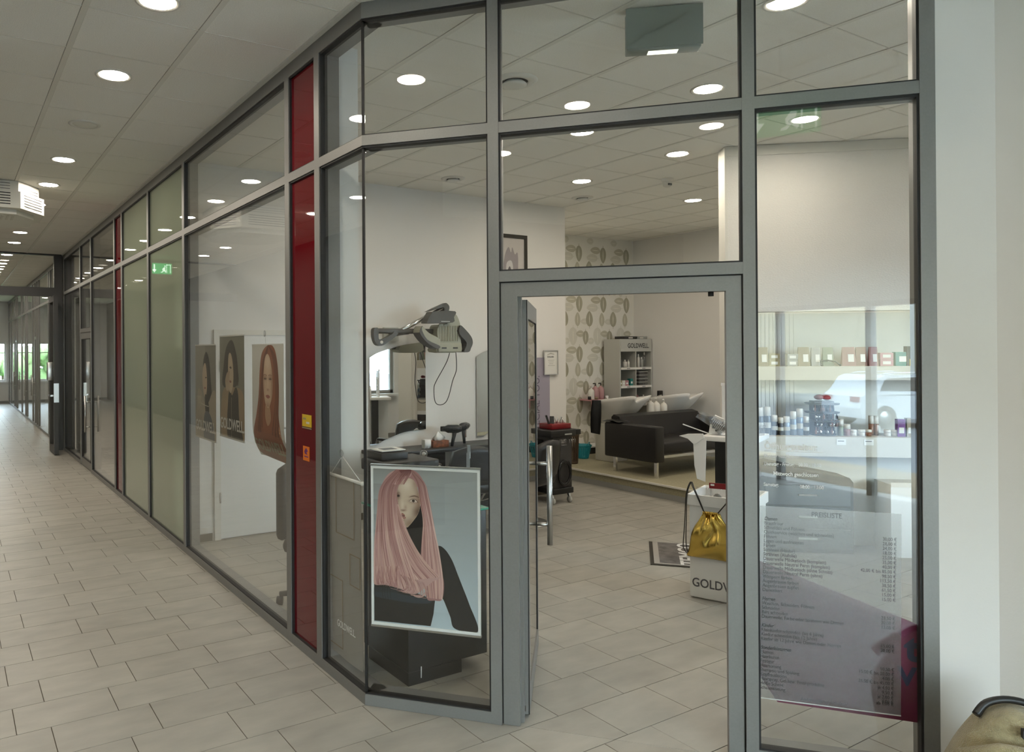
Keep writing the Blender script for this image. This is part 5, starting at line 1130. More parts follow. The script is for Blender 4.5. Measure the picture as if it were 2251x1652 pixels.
# ---- product tower
tw_ = thing('product_tower', 'tall grey display tower of hair products marked GOLDWELL', 'display shelf', (9.046, 8.267, 0.17))
Hh = 1.774
box('side_panel', 'light_grey', tw_, 0, 0, 0, 0.02, 0.33, Hh); box('side_panel', 'light_grey', tw_, 0.715, 0, 0, 0.735, 0.33, Hh); box('back_panel', 'grey', tw_, 0.02, 0.31, 0, 0.715, 0.33, Hh); box('top_board', 'light_grey', tw_, 0.02, 0, Hh-0.02, 0.715, 0.31, Hh); box('header', 'light_grey', tw_, 0.02, -0.006, 1.577, 0.715, 0.01, Hh-0.02); box('divider', 'light_grey', tw_, 0.36, 0.0, 0.5, 0.375, 0.31, 1.577)
text('GOLDWELL.', 0.105, 0.17, -0.008, 1.635, 'ink', tw_, 'brand_lettering', sx=0.85, offset=0.001)
for z in (1.290, 1.0, 0.71, 0.42): s_ = box('shelf_board', 'trim_white', tw_, 0.02, -0.01, z, 0.715, 0.31, z+0.034); box('shelf_tag', 'ink_grey', s_, 0.15, -0.0115, z+0.012, 0.22, -0.010, z+0.022); box('shelf_tag', 'ink_grey', s_, 0.50, -0.0115, z+0.012, 0.57, -0.010, z+0.022)
def bottle(nm, x, y, z, r, h, mat, cap, lab, grp, cat='bottle'):
    t = thing(nm, lab, cat, (x, y, z), 0, grp); MB().lathe([(0, 0), (r, 0), (r, h*0.72), (r*0.45, h*0.80), (0, h*0.80)], (0, 0, 0), 12).build('body', mat, t); MB().lathe([(0, h*0.80), (r*0.45, h*0.80), (r*0.42, h), (0, h)], (0, 0, 0), 12).build('cap', cap, t); return t
tx, tyy = 9.046, 8.267
for i, (x, z, r, h, mat) in enumerate([(0.09, 1.494, 0.032, 0.19, 'clear_plastic'), (0.20, 1.494, 0.035, 0.12, 'offwhite'), (0.28, 1.494, 0.022, 0.12, 'cap_white'), (0.42, 1.494, 0.026, 0.06, 'cap_white'), (0.43, 1.494, 0.03, 0.23, 'charcoal'), (0.51, 1.494, 0.024, 0.21, 'offwhite'), (0.58, 1.494, 0.032, 0.16, 'pack_grey'), (0.645, 1.494, 0.030, 0.24, 'clear_plastic')]):
    bottle('bottle', tx+x, tyy+0.08+(0.09 if i == 4 else 0), z, r, h, mat, 'cap_white' if i % 2 else 'offwhite', '%s bottle from the papered side on the top shelf of the product tower' % ORD[i], 'bottles on the top tower shelf')
for i, (x, w_, h, mat) in enumerate([(0.04, 0.04, 0.09, 'pack_olive'), (0.085, 0.07, 0.085, 'offwhite'), (0.16, 0.07, 0.085, 'pack_pink'), (0.27, 0.06, 0.11, 'pack_teal')]): c_ = thing('product_box', ['olive', 'cream', 'pink', 'teal'][i]+' product carton on the middle shelf of the tower', 'box', (tx+x, tyy+0.03, 1.204), 0, 'cartons on the middle tower shelf'); box('carton', mat, c_, 0, 0, 0, w_, 0.06, h); box('label', 'paper', c_, w_*0.2, -0.001, h*0.3, w_*0.8, 0, h*0.6)
for i in range(4):
    c_ = thing('storage_box', '%s clear storage box from the bottom of the pile in the tower' % ORD[i], 'box', (tx+0.47, tyy+0.03, 1.204+i*0.056), 0, 'pile of clear boxes on the middle tower shelf'); box('tub', 'clear_plastic', c_, 0, 0, 0, 0.20, 0.14, 0.046, 0.003); box('lid', 'light_grey', c_, -0.004, -0.004, 0.046, 0.204, 0.144, 0.054); box('contents', 'charcoal', c_, 0.03, 0.02, 0.004, 0.16, 0.12, 0.03)
for i in range(6): bottle('bottle', tx+0.05+i*0.047, tyy+0.05, 0.914, 0.017, 0.12, 'pack_blue', 'cap_white', '%s blue bottle in the row on the low tower shelf' % ORD[i], 'blue bottles on the low tower shelf')
wk = thing('wicker_bowl', 'reddish wicker bowl of small things on the low tower shelf', 'bowl', (tx+0.50, tyy+0.14, 0.914)); MB().lathe([(0, 0), (0.06, 0), (0.10, 0.10), (0.095, 0.10), (0.055, 0.008), (0, 0.008)], (0, 0, 0), 18).build('bowl', 'pack_brown', wk); b = MB(); b.sphere((0.02, 0, 0.10), 0.04); b.sphere((-0.04, 0.02, 0.10), 0.035); b.build('contents', 'pack_rose', wk)
bottle('tube', tx+0.60, tyy+0.06, 0.914, 0.025, 0.13, 'offwhite', 'cap_white', 'cream tube beside the wicker bowl on the tower', None)
for i, (x, w_, mat) in enumerate(((0.15, 0.32, 'charcoal'), (0.42, 0.28, 'grey'))): c_ = thing('flat_case', ['flat black case lying on top of the product tower', 'flat grey carton lying on top of the product tower'][i], 'case', (tx+x, tyy+0.04, 0.17+Hh), 0); box('body', mat, c_, 0, 0, 0, w_-0.02, 0.2, 0.045, 0.003); box('label', 'offwhite', c_, w_*0.3, -0.001, 0.012, w_*0.6, 0, 0.03)
tag(MB().rbox(9.70, 8.05, 0.9, 9.78, 8.10, 1.12, 0.006).build('loudspeaker', 'black'), 'small black loudspeaker beside the product tower', 'speaker')
# ---- reception corner: display bin, gold bag, high table
BA = math.atan2(-0.932, 0.363)
bi = thing('display_bin', 'white square promotion bin printed GOLDWELL near the doorway', 'bin', (4.586, 3.548, 0), BA)
box('body', 'white', bi, 0, 0, 0.01, 0.42, 0.42, 0.675, 0.004); box('base', 'offwhite', bi, 0.02, 0.02, 0, 0.40, 0.40, 0.01)
for a in ((-0.014, -0.014, 0.67, 0.434, 0.0, 0.745), (-0.014, 0.42, 0.67, 0.434, 0.434, 0.745), (-0.014, 0.0, 0.67, 0.0, 0.42, 0.745), (0.42, 0, 0.67, 0.434, 0.42, 0.745)): box('rim_panel', 'white', bi, *a)
text('GOLDWELL', 0.088, 0.014, -0.002, 0.088, 'ink_grey', bi, 'brand_lettering', sx=0.86, offset=0.001)
# gold drawstring bag hanging on the bin
gb = thing('drawstring_bag', 'shiny gold drawstring bag with black cords hanging on the white bin', 'bag', (4.586, 3.548, 0), BA)
NU, NV = 34, 34; vs = []; fs = []
left = spline([(-0.015, 0.0), (0.0, 0.12), (0.008, 0.30), (0.018, 0.5), (0.04, 0.72), (0.075, 0.90), (0.10, 1.0)], 6); right = spline([(0.32, 0.0), (0.325, 0.12), (0.315, 0.30), (0.30, 0.5), (0.28, 0.72), (0.24, 0.90), (0.215, 1.0)], 6)
def lin(c, t): k = t*(len(c)-1); i = min(int(k), len(c)-2); f_ = k-i; return c[i][0]+(c[i+1][0]-c[i][0])*f_
for side in (1, 0):
    for k in range(NV+1):
        v = k/NV
        for i in range(NU+1):
            u = i/NU; x = lin(left, v)+(lin(right, v)-lin(left, v))*u
            prof = math.sin(PI*u)**0.5 if 0 < u < 1 else 0; bul = prof*(0.012+0.085*math.sin(PI*min(1, v*1.05))**0.8*(1-0.35*v))
            wr = prof*(0.010*math.sin(17*u+7*v*v+2*math.sin(6*v))*min(1, v*1.6)+0.008*math.sin(34*u+3)*v**3+0.010*math.sin(6*u-11*v+1.2))
            y = -(0.02+bul+wr) if side else -0.016
            vs.append((x, y, 0.305+0.327*v))
n1 = (NU+1)*(NV+1)
for k in range(NV):
    for i in range(NU):
        a = k*(NU+1)+i; fs.append((a, a+1, a+NU+2, a+NU+1)); fs.append((n1+a+NU+1, n1+a+NU+2, n1+a+1, n1+a))
for i in range(NU): fs.append((n1+i, n1+i+1, i+1, i)); t_ = NV*(NU+1)+i; fs.append((t_, t_+1, n1+t_+1, n1+t_))
b = MB(); b.quadmesh(vs, fs, True); b.build('pouch', 'gold', gb)
b = MB()
for i in range(9): b.sphere((0.108+i*0.0115, -0.035, 0.632), 0.009, 8, 6, 0.8, 1.6, 1.2)
b.build('gathered_neck', 'gold', gb)
b = MB(); b.tube([(0.112, -0.04, 0.632), (0.07, -0.03, 0.72), (0.03, -0.02, 0.80), (0.012, -0.015, 0.835), (-0.02, -0.01, 0.74), (-0.03, -0.01, 0.55), (-0.042, -0.012, 0.38), (-0.035, -0.015, 0.345), (-0.012, -0.02, 0.32)], 0.0032, 6, sub=4)
b.tube([(0.115, -0.042, 0.632), (0.078, -0.034, 0.72), (0.04, -0.026, 0.80), (0.022, -0.02, 0.836), (-0.01, -0.016, 0.75), (-0.018, -0.016, 0.56), (-0.02, -0.018, 0.40), (-0.008, -0.02, 0.325)], 0.0032, 6, sub=4)
b.tube([(0.20, -0.04, 0.632), (0.25, -0.03, 0.70), (0.28, -0.02, 0.75)], 0.0042, 6); b.build('cord', 'black', gb)
# packets standing in the bin
def packet(x, y, rz, card, fill, lab, lean=0.2):
    t = thing('product_packet', lab, 'packet', (4.586+math.cos(BA)*x-math.sin(BA)*y, 3.548+math.sin(BA)*x+math.cos(BA)*y, 0.62), BA+rz, 'packets in the white bin')
    b = MB(); vs = []
    for k in range(6):
        for i in range(6): u, v = i/5, k/5; vs.append((0.11*u-0.05, -0.018*math.sin(PI*u)*math.sin(PI*v)+0.004*math.sin(9*u+7*v)+lean*0.1*v, 0.17*v))
    f_ = [(k*6+i, k*6+i+1, (k+1)*6+i+1, (k+1)*6+i) for k in range(5) for i in range(5)]; b.quadmesh(vs, f_, True); b.quadmesh([(x_, 0.02-y_*0.3+lean*0.1*(z_/0.17), z_) for x_, y_, z_ in vs], [q_[::-1] for q_ in f_], True); b.build('bag', 'clear_plastic', t)
    if card: box('header_card', card, t, -0.055, lean*0.1-0.006, 0.165, 0.065, lean*0.1+0.004, 0.205); box('card_mark', 'white', t, -0.045, lean*0.1-0.0075, 0.185, -0.02, lean*0.1-0.006, 0.198)
    if fill: b = MB(); b.sphere((0.0, 0.008+lean*0.04, 0.08), 0.035, 10, 7, 1, 0.4, 1.5); b.build('contents', fill, t)
packet(0.075, 0.05, 0.0, None, None, 'empty clear packet at the corner of the white bin'); packet(0.17, 0.08, 0.15, 'red_plastic', 'grey', 'clear packet with red header card in the white bin'); packet(0.27, 0.12, -0.1, 'white', 'charcoal', 'clear packet beside the red-topped one in the bin', 0.1)
# high white table with brushes, sign and hanging sheet
hp = Vector((5.32, 4.00, 0)); ht = thing('high_table', 'white high table on a black column in front of the wash area', 'table', hp, BA)
box('top', 'white', ht, 0, 0, 1.035, 0.42, 0.48, 1.075, 0.004); box('column', 'black', ht, 0.06, 0.19, 0.02, 0.16, 0.29, 1.035); box('foot', 'black', ht, 0.0, 0.06, 0, 0.32, 0.42, 0.02); box('side_panel', 'white', ht, 0.20, 0.02, 0.0, 0.24, 0.46, 1.035); box('cross_bar', 'steel', ht, 0.16, 0.22, 0.72, 0.20, 0.25, 0.74)
sh_ = thing('white_apron', 'white plastic cover hanging over the table edge with a pointed flap', 'cover', hp, BA); b = MB(); b.prism([(-0.06, 1.07), (-0.05, 0.83), (-0.03, 0.72), (0.035, 0.70), (0.045, 1.05)], -0.012, -0.004); b.build('hanging_sheet', 'white', sh_); b = MB(); b.prism([(-0.17, 1.065), (-0.10, 1.086), (0.02, 1.094), (0.03, 1.06), (-0.05, 1.0), (-0.10, 1.045)], -0.016, -0.005); b.build('pointed_flap', 'white', sh_); MB().beam((-0.15, 0.02, 1.16), (0.06, 0.10, 1.078), 0.014, 0.008).build('handle_strip', 'offwhite', sh_)
def round_brush(x, y, z, rz, tilt, lab, ln=0.24):
    t = thing('round_brush', lab, 'brush', hp+Matrix.Rotation(BA, 3, 'Z') @ Vector((x, y, z)), BA+rz, 'packed hair brushes on the high table'); t.rotation_euler = (0, tilt, BA+rz)
    b = MB(); b.lathe([(0, 0), (0.024, 0.0), (0.026, 0.02), (0.026, 0.10), (0.022, 0.12), (0, 0.12)], (0, 0, 0.0), 16, 'x'); b.build('bristle_head', 'charcoal', t); b = MB(); b.lathe([(0, -0.13), (0.008, -0.13), (0.011, -0.06), (0.008, 0.0), (0, 0.0)], (0, 0, 0), 12, 'x'); b.build('handle', 'black', t); b = MB()
    for k in range(7): b.lathe([(0.027, 0.012+k*0.014), (0.029, 0.014+k*0.014), (0.027, 0.017+k*0.014)], (0, 0, 0), 14, 'x')
    b.build('wire_ring', 'steel', t)
    b = MB(); b.prism([(-0.12, -0.035), (0.13, -0.04), (0.16, 0.04), (0.0, 0.05), (-0.11, 0.03)], -0.034, -0.033); b.build('sleeve', 'clear_plastic', t)
round_brush(0.06, 0.10, 1.19, 0.1, 0.55, 'upright plastic-wrapped round brush on the high table'); round_brush(0.19, 0.16, 1.17, 0.2, -0.5, 'plastic-wrapped round brush lying across the high table'); round_brush(0.33, 0.04, 1.115, 0.5, -0.2, 'third round brush at the table edge by the door jamb')
pb = thing('packet_card', 'white folded carton standing among the wrapped brushes', 'box', hp+Matrix.Rotation(BA, 3, 'Z') @ Vector((0.02, 0.15, 1.076)), BA); b = MB(); b.prism([(0, 0), (0.10, 0), (0.12, 0.13), (0.05, 0.16), (0.02, 0.12)], 0, 0.03); b.build('carton', 'white', pb); box('label', 'ink', pb, 0.03, -0.001, 0.05, 0.09, 0, 0.075)
sg = thing('counter_sign', 'clear-topped white price sign standing on the high table', 'sign', hp+Matrix.Rotation(BA, 3, 'Z') @ Vector((0.09, 0.30, 1.076)), BA); box('panel', 'white', sg, 0, 0, 0, 0.25, 0.015, 0.40); box('top_edge', 'white_gloss', sg, -0.006, -0.005, 0.40, 0.256, 0.02, 0.425); box('sheet_outline', 'ink_grey', sg, 0.05, -0.002, 0.03, 0.25, -0.001, 0.30); box('sheet', 'paper', sg, 0.054, -0.003, 0.03, 0.25, -0.002, 0.296)
for i, (w_, z) in enumerate(((0.085, 0.25), (0.06, 0.225), (0.045, 0.20), (0.11, 0.145))): box('text_line', 'ink_grey', sg, 0.075, -0.0045, z, 0.075+w_, -0.003, z+0.012)
text('2 €', 0.045, 0.115, -0.004, 0.09, 'ink', sg, 'price')
# door mat
mt = thing('door_mat', 'grey door mat with pale border and white upright lettering', 'mat', (4.994, 4.248, 0), math.atan2(-0.75, 0.66)); box('rubber_edge', 'mat_edge', mt, 0, 0, 0, 0.62, 0.775, 0.006); box('border', 'mat_border', mt, 0.03, 0.03, 0.006, 0.59, 0.76, 0.009); box('pile', 'mat_pile', mt, 0.075, 0.06, 0.006, 0.55, 0.745, 0.011); text('TEMCO', 0.21, 0.385, 0.04, 0.0112, 'white', mt, 'lettering', rot=(0, 0, PI/2), offset=0.004, ext=0.0006)

# ---- goods on the product wall (local x runs along the wall)
nd = Vector((0.762, -0.647, 0)); nn = Vector((0.647, 0.762, 0))
def W(x, y, z): return NW+nd*x+nn*y+Vector((0, 0, z))
def tall_pack(x, w_, h, mat, lab):
    t = thing('hair_care_pack', lab, 'package', W(x, 0.09, 1.632), NA, 'packs on the upper product shelf'); b = MB(); e = w_*0.12
    b.quadmesh([(-e*.6, 0, 0), (w_+e*.6, 0, 0), (w_+e*.6, 0.05, 0), (-e*.6, 0.05, 0), (0, 0.018, h), (w_, 0.018, h), (w_, 0.026, h), (0, 0.026, h)], [(0, 3, 2, 1), (4, 5, 6, 7), (0, 1, 5, 4), (1, 2, 6, 5), (2, 3, 7, 6), (3, 0, 4, 7)]); b.build('tube_body', mat, t); b = MB(); b.quadmesh([(w_*0.42, -0.001+0.0036, h*0.22), (w_*0.9, 0.0026, h*0.22), (w_*0.9, 0.010, h*0.62), (w_*0.42, 0.010, h*0.62)], [(0, 1, 2, 3)]); b.quadmesh([(w_*0.42, 0.005, h*0.22), (w_*0.9, 0.005, h*0.22), (w_*0.9, 0.012, h*0.62), (w_*0.42, 0.012, h*0.62)], [(3, 2, 1, 0)]); b.build('label', 'paper', t)
def stack_pack(x, w_, h, mat, lab, n=2):
    for k in range(n): t = thing('treatment_box', ('lower ' if k == 0 else 'upper ')+lab, 'box', W(x, 0.10, 1.632+k*h), NA, 'flat boxes on the upper product shelf'); box('carton', mat, t, 0, 0, 0, w_, 0.07, h-0.002); box('label', 'paper', t, w_*0.2, -0.001, h*0.25, w_*0.8, 0.0, h*0.7)
px = lambda p: 0.262+(p-1670)*0.00364
tall_pack(px(1673), 0.088, 0.168, 'pack_tan', 'tan tapered pack at the door end of the upper shelf'); stack_pack(px(1700), 0.090, 0.057, 'pack_olive', 'olive box next to the tan pack'); stack_pack(px(1742), 0.088, 0.055, 'pack_grey', 'grey box beside the grey-brown pack'); tall_pack(px(1767), 0.088, 0.168, 'pack_tan', 'grey-brown tapered pack after the grey boxes'); tall_pack(px(1797), 0.070, 0.165, 'pack_grey', 'light grey tapered pack left of the green one'); tall_pack(px(1823), 0.078, 0.165, 'pack_green', 'grey-green tapered pack on the upper shelf'); tall_pack(px(1866), 0.10, 0.166, 'pack_rose', 'broad rose tapered pack on the upper shelf'); tall_pack(px(1896), 0.080, 0.166, 'pack_brown', 'reddish-brown tapered pack beside the rose one'); tall_pack(px(1925), 0.066, 0.166, 'pack_rose', 'narrow rose pack before the pink boxes'); stack_pack(px(1949), 0.105, 0.058, 'pack_pink', 'pink box beside the teal carton')
for p, w_, h, mat, lab in ((1981, 0.085, 0.12, 'pack_teal', 'teal carton near the right post on the upper shelf'), (2006, 0.06, 0.17, 'charcoal', 'dark carton at the right post on the upper shelf')): t = thing('product_box', lab, 'box', W(px(p), 0.09, 1.632), NA, 'cartons on the upper product shelf'); box('carton', mat, t, 0, 0, 0, w_, 0.06, h); box('label', 'paper' if h < .15 else 'yellow', t, w_*0.35, -0.001, h*(0.3 if h < .15 else 0.0), w_, 0, h*(0.7 if h < .15 else 0.35))
t = thing('headband', 'black looped band lying between packs on the upper shelf', 'band', W(px(1815), 0.06, 1.632), NA); b = MB(); b.tube([(0, 0, 0.008), (0.0, 0.02, 0.045), (0.06, 0.03, 0.05), (0.12, 0.02, 0.04), (0.15, 0, 0.008)], 0.007, 8); b.build('band', 'black', t); b = MB(); b.sphere((0, 0, 0.009), 0.009); b.sphere((0.15, 0, 0.009), 0.009); b.build('end_bead', 'black', t)
def spray(p, r, h, mat, lab, y=0.10):
    t = thing('spray_can', lab, 'spray can', W(px(p)+r, y, 1.022), NA, 'spray cans on the lower product shelf'); MB().lathe([(0, 0), (r, 0), (r, h*0.66), (r*0.92, h*0.68), (0, h*0.68)], (0, 0, 0), 18).build('can', mat, t); MB().lathe([(0, h*0.68), (r*0.96, h*0.68), (r*0.92, h*0.98), (r*0.8, h), (0, h)], (0, 0, 0), 18).build('cap', 'cap_white', t); MB().lathe([(r+0.0006, h*0.25), (r+0.0006, h*0.45)], (0, 0, 0), 18).build('label_band', 'light_grey', t)
for i, (p, r, h, m_) in enumerate([(1670, 0.029, 0.245, 'can_slate'), (1687, 0.029, 0.25, 'can_slate'), (1704, 0.026, 0.175, 'can_dark'), (1719, 0.023, 0.155, 'can_dark'), (1731, 0.028, 0.165, 'can_blue'), (1747, 0.026, 0.21, 'can_blue'), (1761, 0.028, 0.235, 'can_blue'), (1776, 0.025, 0.165, 'charcoal')]): spray(p, r, h, m_, '%s white-capped spray can from the door jamb on the lower shelf' % ORD[i])
def jar(p, r, h, mat, cap, lab, y=0.10, grp='jars on the lower product shelf'):
    t = thing('cream_jar', lab, 'jar', W(px(p)+r, y, 1.022), NA, grp); MB().lathe([(0, 0), (r, 0), (r, h*0.6), (0, h*0.6)], (0, 0, 0), 16).build('jar', mat, t); MB().lathe([(0, h*0.6), (r*1.05, h*0.6), (r*1.05, h), (0, h)], (0, 0, 0), 16).build('lid', cap, t)
jar(1853, 0.024, 0.145, 'pack_green', 'cap_white', 'pale green bottle-jar right of the nail display'); jar(1867, 0.026, 0.10, 'pack_rose', 'cap_white', 'rose jar with white lid on the lower shelf')
for i, p in enumerate((1881, 1899, 1914, 1956, 1972)): jar(p, 0.026, 0.055, 'amber' if i == 2 else 'offwhite', 'cap_white', '%s low white-lidded jar in the tray row of the lower shelf' % ORD[i])
for i, p in enumerate((1929, 1940)): jar(p, 0.020, 0.17, 'amber', 'cap_white', ['amber tube with white cap, left of the pair', 'amber tube with white cap, right of the pair'][i], 0.16, 'amber tubes on the lower product shelf')
for p, w_, h, mat, lab in ((1981, 0.06, 0.15, 'purple', 'purple carton on the lower shelf'), (2001, 0.055, 0.16, 'pack_tan', 'tan carton at the right end of the lower shelf')): t = thing('product_box', lab, 'box', W(px(p), 0.06, 1.022), NA, 'cartons on the lower product shelf'); box('carton', mat, t, 0, 0, 0, w_, 0.05, h); box('label', 'offwhite', t, 0.01, -0.001, 0.03, w_-0.01, 0, 0.08)
nt_ = thing('nail_colour_display', 'black revolving display crammed with small colour bottles and a red bow', 'display', W(px(1824), 0.15, 1.022), NA)
b = MB(); b.lathe([(0, 0), (0.11, 0), (0.11, 0.012), (0, 0.012)], (0, 0, 0), 24); b.build('foot', 'black', nt_); box('core', 'charcoal', nt_, -0.08, -0.05, 0.012, 0.08, 0.07, 0.30)
for k in range(3): MB().lathe([(0, 0), (0.135, 0), (0.14, 0.012), (0, 0.014)], (0, 0.0, 0.12+k*0.075), 24).build('tray', 'black', nt_)
random.seed(11)
for mat in ('black_gloss', 'pack_brown', 'chrome', 'can_dark'):
    b = MB()
    for i in range(16): b.lathe([(0, 0), (0.011, 0), (0.011, 0.03), (0.005, 0.034), (0.005, 0.06), (0, 0.06)], (random.uniform(-.09, .09), random.uniform(-.08, -.055), 0.014+0.066*random.randint(0, 3)), 8)
    b.build('colour_bottle', mat, nt_)
b = MB(); b.sphere((-0.03, -0.02, 0.335), 0.03, 10, 7, 1.5, 1, .8); b.sphere((0.03, -0.02, 0.33), 0.028, 10, 7, 1.3, 1, .8); b.build('red_bow', 'dark_red_flower', nt_)
dr = thing('drawer_cabinet', 'dark drawer cabinet with slanted lid under the product shelves', 'cabinet', W(0.28, 0.02, 0), NA); b = MB(); b.prism([(0.0, 0.0), (0.75, 0.0), (0.75, 0.62), (0.72, 0.66), (0.10, 0.78), (0.0, 0.76)], 0.02, 0.30); b.build('carcass', 'charcoal', dr)
for k in range(3): f_ = box('drawer', 'anthracite', dr, 0.03, 0.005, 0.04+k*0.19, 0.72, 0.02, 0.21+k*0.19); box('pull', 'steel', f_, 0.30, -0.005, 0.12+k*0.19, 0.45, 0.005, 0.135+k*0.19)
wc = thing('paper_carton', 'white carton standing on the floor right of the drawer cabinet', 'box', W(1.30, -0.02, 0), NA); box('carton', 'white', wc, 0, 0, 0, 0.62, 0.3, 0.62); box('flap', 'offwhite', wc, 0.0, -0.004, 0.60, 0.62, 0.0, 0.64)
for i, p in enumerate((1838, 1898)):
    t = thing('price_tag', ['white price ticket on the lower shelf edge under the nail display', 'white price ticket on the shelf edge under the low jars'][i], 'price tag', W(px(p), -0.024, 0.955), NA); box('card', 'paper', t, 0, 0, 0, 0.075, 0.002, 0.05); box('text_line', 'ink_grey', t, 0.01, -0.001, 0.03, 0.06, 0, 0.036)

# ---- plush bag at the foot of the pier
pg = thing('plush_bag', 'beige fleece bag with black trim lying against the white pier', 'bag', (3.25, 1.17, 0.0), math.radians(-50))
b = MB(); n = 28; rings = []
for k in range(15):
    v = k/14; z = 0.50*v; sx = 0.235*(1-0.62*max(0, v-0.35)**1.6/0.5)*(0.9+0.1*math.sin(PI*v)); sy = 0.17*(1-0.55*v**2); ring = []
    for i in range(n): a = 2*PI*i/n; fold = 1+0.05*math.sin(3*a+5*v)+0.025*math.sin(9*a-4*v); ring.append((sx*fold*math.copysign(abs(math.cos(a))**0.75, math.cos(a)), sy*fold*math.copysign(abs(math.sin(a))**0.8, math.sin(a)), z-0.02*math.cos(a)**2*v))
    rings.append(ring)
vs = [p for r_ in rings for p in r_]; fs = [(k*n+i, k*n+(i+1) % n, (k+1)*n+(i+1) % n, (k+1)*n+i) for k in range(14) for i in range(n)]; vs.append((0, 0, 0.515)); top_ = len(vs)-1; fs += [(14*n+i, 14*n+(i+1) % n, top_) for i in range(n)]
b.quadmesh(vs, fs, True); b.build('fleece_body', 'plush', pg)
MB().tube([(-0.11, -0.02, 0.475), (-0.07, 0.0, 0.515), (0.0, 0.01, 0.532), (0.08, 0.0, 0.52), (0.13, -0.02, 0.48)], 0.013, 10, sub=5).build('trim_band', 'black', pg)
b = MB(); b.tube([(-0.19, -0.10, 0.36), (-0.08, -0.15, 0.405), (0.06, -0.15, 0.40), (0.18, -0.10, 0.36)], [0.02, 0.035, 0.035, 0.02], 12); b.build('fold', 'plush', pg)
b = MB(); b.box(-0.01, -0.125, 0.455, 0.045, -0.105, 0.485); b.build('patch', 'black', pg); b = MB(); b.box(0.03, -0.19, 0.30, 0.11, -0.165, 0.345); b.build('patch', 'black', pg)

# ---- seen through the far panes
rc = thing('reception_counter', 'white counter in the empty unit behind the clear pane', 'counter', (2.9, 12.0, 0)); box('front', 'white', rc, 0, 0, 0.06, 0.9, 0.5, 1.05, 0.006); box('plinth', 'grey', rc, 0.03, 0.03, 0, 0.87, 0.47, 0.06); box('worktop', 'offwhite', rc, -0.02, -0.03, 1.05, 0.92, 0.53, 1.08)
# ================================================================== OUTDOORS (mirrored in the salon glass)
gr = MB(); gr.quadmesh([(-60, -60, -0.75), (40, -60, -0.75), (40, -16, -0.75), (-60, -16, -0.75), (40, -6.4, -0.12), (-60, -6.4, -0.12)], [(0, 1, 2, 3), (3, 2, 4, 5)]); tag(gr.build('ground_road', 'asphalt'), 'blue-grey asphalt road and parking area outside the entrance', kind='structure')
pv = MB().box(-14, -6.4, -0.3, 14, -4.2, -0.03).build('pavement', 'grout'); tag(pv, 'sandstone-coloured paved strip before the entrance', kind='structure')
sm = MB().box(0, 0, -0.03, 0.49, 0.24, 0.0).mesh('paver'); sm.materials.append(M('sandstone'))
for j in range(8):
    for i in range(16): o = bpy.data.objects.new('paver', sm); add(o, pv); o.location = (-5.2+i*0.5+(j % 2)*0.25, -6.3+j*0.25, -0.005)
rd = Vector((-0.532, -0.847, 0)); rp = Vector((0.847, -0.532, 0))
bl = thing('building', 'beige rendered supermarket wall mirrored in the salon glass', 'building', Vector((3.3, 1.6, 0))+rd*33, math.atan2(rp.y, rp.x)+PI)
box('wall', 'render_beige', bl, -16, 0.0, -0.8, 16, 0.5, 5.0); box('plinth', 'grey', bl, -16, -0.05, -0.8, 16, 0.0, -0.2)
s1 = box('sign_panel', 'sign_red', bl, -3.35, -0.08, 1.75, -1.75, -0.02, 3.25); box('sign_border', 'white', bl, -3.40, -0.04, 1.70, -1.70, -0.018, 3.30)
for i, (tx_, sz) in enumerate((('mit', 0.42), ('GETRÄNKE-', 0.34), ('MARKT', 0.36))): text(tx_, sz, -2.55, -0.09, 2.85-i*0.45, 'white_vinyl', bl, 'sign_lettering', align='CENTER', sx=0.85)
s2 = box('fascia_sign', 'sign_red', bl, -4.6, -0.10, 3.55, -0.6, -0.02, 4.9); text('REWE', 1.25, -2.5, -0.11, 3.72, 'white_vinyl', bl, 'sign_lettering', align='CENTER', offset=0.03)
box('drain_pipe', 'light_grey', bl, -0.55, -0.15, -0.8, -0.40, -0.02, 6.0)
ca = thing('car', 'white hatchback-like SUV parked outside, mirrored in the salon glass', 'car', (-9.94, -19.82, -0.72), math.radians(-72))
side = [(-2.15, 0.32), (-2.22, 0.62), (-2.15, 0.98), (-1.95, 1.12), (-1.62, 1.55), (-1.40, 1.64), (0.2, 1.66), (0.55, 1.58), (1.15, 1.08), (1.95, 0.96), (2.18, 0.78), (2.22, 0.35), (1.75, 0.28), (1.70, 0.45), (1.55, 0.62), (1.35, 0.68), (1.15, 0.62), (1.0, 0.45), (0.95, 0.28), (-0.98, 0.28), (-1.03, 0.45), (-1.18, 0.62), (-1.38, 0.68), (-1.58, 0.62), (-1.73, 0.45), (-1.78, 0.30)]
MB().prism(side, -0.88, 0.88).build('bodywork', 'car_white', ca)
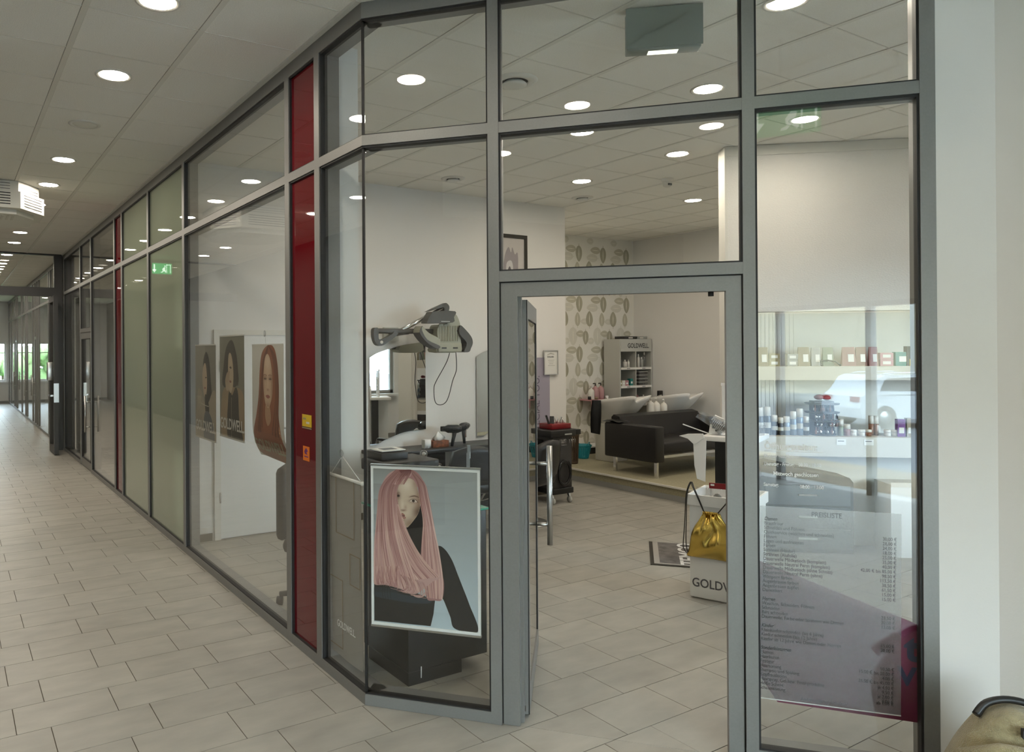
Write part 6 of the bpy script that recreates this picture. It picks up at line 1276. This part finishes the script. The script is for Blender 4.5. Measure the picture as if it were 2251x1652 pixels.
for s in (-0.885, 0.885): y0_, y1_ = (s-0.004, s+0.004); MB().prism([(-1.55, 1.16), (-1.42, 1.46), (-1.30, 1.54), (-0.35, 1.57), (-0.35, 1.14)], y0_, y1_).build('side_window', 'car_glass', ca); MB().prism([(-0.28, 1.14), (-0.28, 1.57), (0.22, 1.56), (0.5, 1.47), (0.92, 1.12)], y0_, y1_).build('side_window', 'car_glass', ca); MB().box(-1.9, y0_, 1.02, 1.9, y1_, 1.035).build('belt_line', 'ink_grey', ca); MB().rbox(0.72, s-0.10 if s < 0 else s-0.08, 1.10, 0.92, s+0.08 if s < 0 else s+0.10, 1.26, 0.03).build('wing_mirror', 'car_white', ca); MB().tube([(-1.3, s*0.75, 1.66), (-1.1, s*0.75, 1.70), (0.1, s*0.75, 1.71), (0.3, s*0.75, 1.67)], 0.02, 8).build('roof_rail', 'steel', ca)
for x in (-1.38, 1.35):
    for s in (-0.80, 0.80): w_ = MB(); w_.lathe([(0.20, -0.10), (0.34, -0.10), (0.36, 0), (0.34, 0.10), (0.20, 0.10)], (x, s, 0.36), 24, 'y'); wo = w_.build('tyre', 'tyre', ca); w_ = MB(); w_.lathe([(0, -0.08), (0.20, -0.09), (0.20, 0.09), (0, 0.08)], (x, s, 0.36), 20, 'y'); w_.build('rim', 'steel', wo)
MB().box(-2.225, -0.80, 0.82, -2.10, -0.45, 0.98).build('tail_lamp', 'red_plastic', ca); MB().box(-2.225, 0.45, 0.82, -2.10, 0.80, 0.98).build('tail_lamp', 'red_plastic', ca)
MB().prism([(0.60, 1.545), (1.15, 1.085), (1.16, 1.095), (0.63, 1.56)], -0.78, 0.78).build('windscreen', 'car_glass', ca)
sp = thing('sign_post', 'tall pale lamp post beside the parked car', 'post', (-8.8, -16.6, -0.75)); MB().tube([(0, 0, 0), (0, 0, 5.5)], [0.09, 0.06], 12).build('pole', 'white', sp); MB().lathe([(0, 0), (0.16, 0), (0.16, 0.25), (0.09, 0.3)], (0, 0, 0), 16).build('base', 'light_grey', sp)
# greenery beyond the end window
hg_ = thing('hedge', 'bright green hedge outside the corridor end window', 'hedge', (0.9, 34.5, 0)); b = MB(); random.seed(21)
for i in range(60): b.sphere((random.uniform(-5, 5), random.uniform(-.5, .6), random.uniform(0.2, 1.75)), random.uniform(.3, .55), 8, 6)
b.build('foliage', 'hedge', hg_); b = MB()
for x in (-3, -1, 1, 3): b.tube([(x, 0, -0.3), (x, 0, 1.0)], 0.06, 8)
b.build('stem', 'bark', hg_)
tag(MB().box(-8, 30, -0.4, 12, 45, -0.3).build('ground_yard', 'hedge'), 'grass outside the corridor end window', kind='structure')
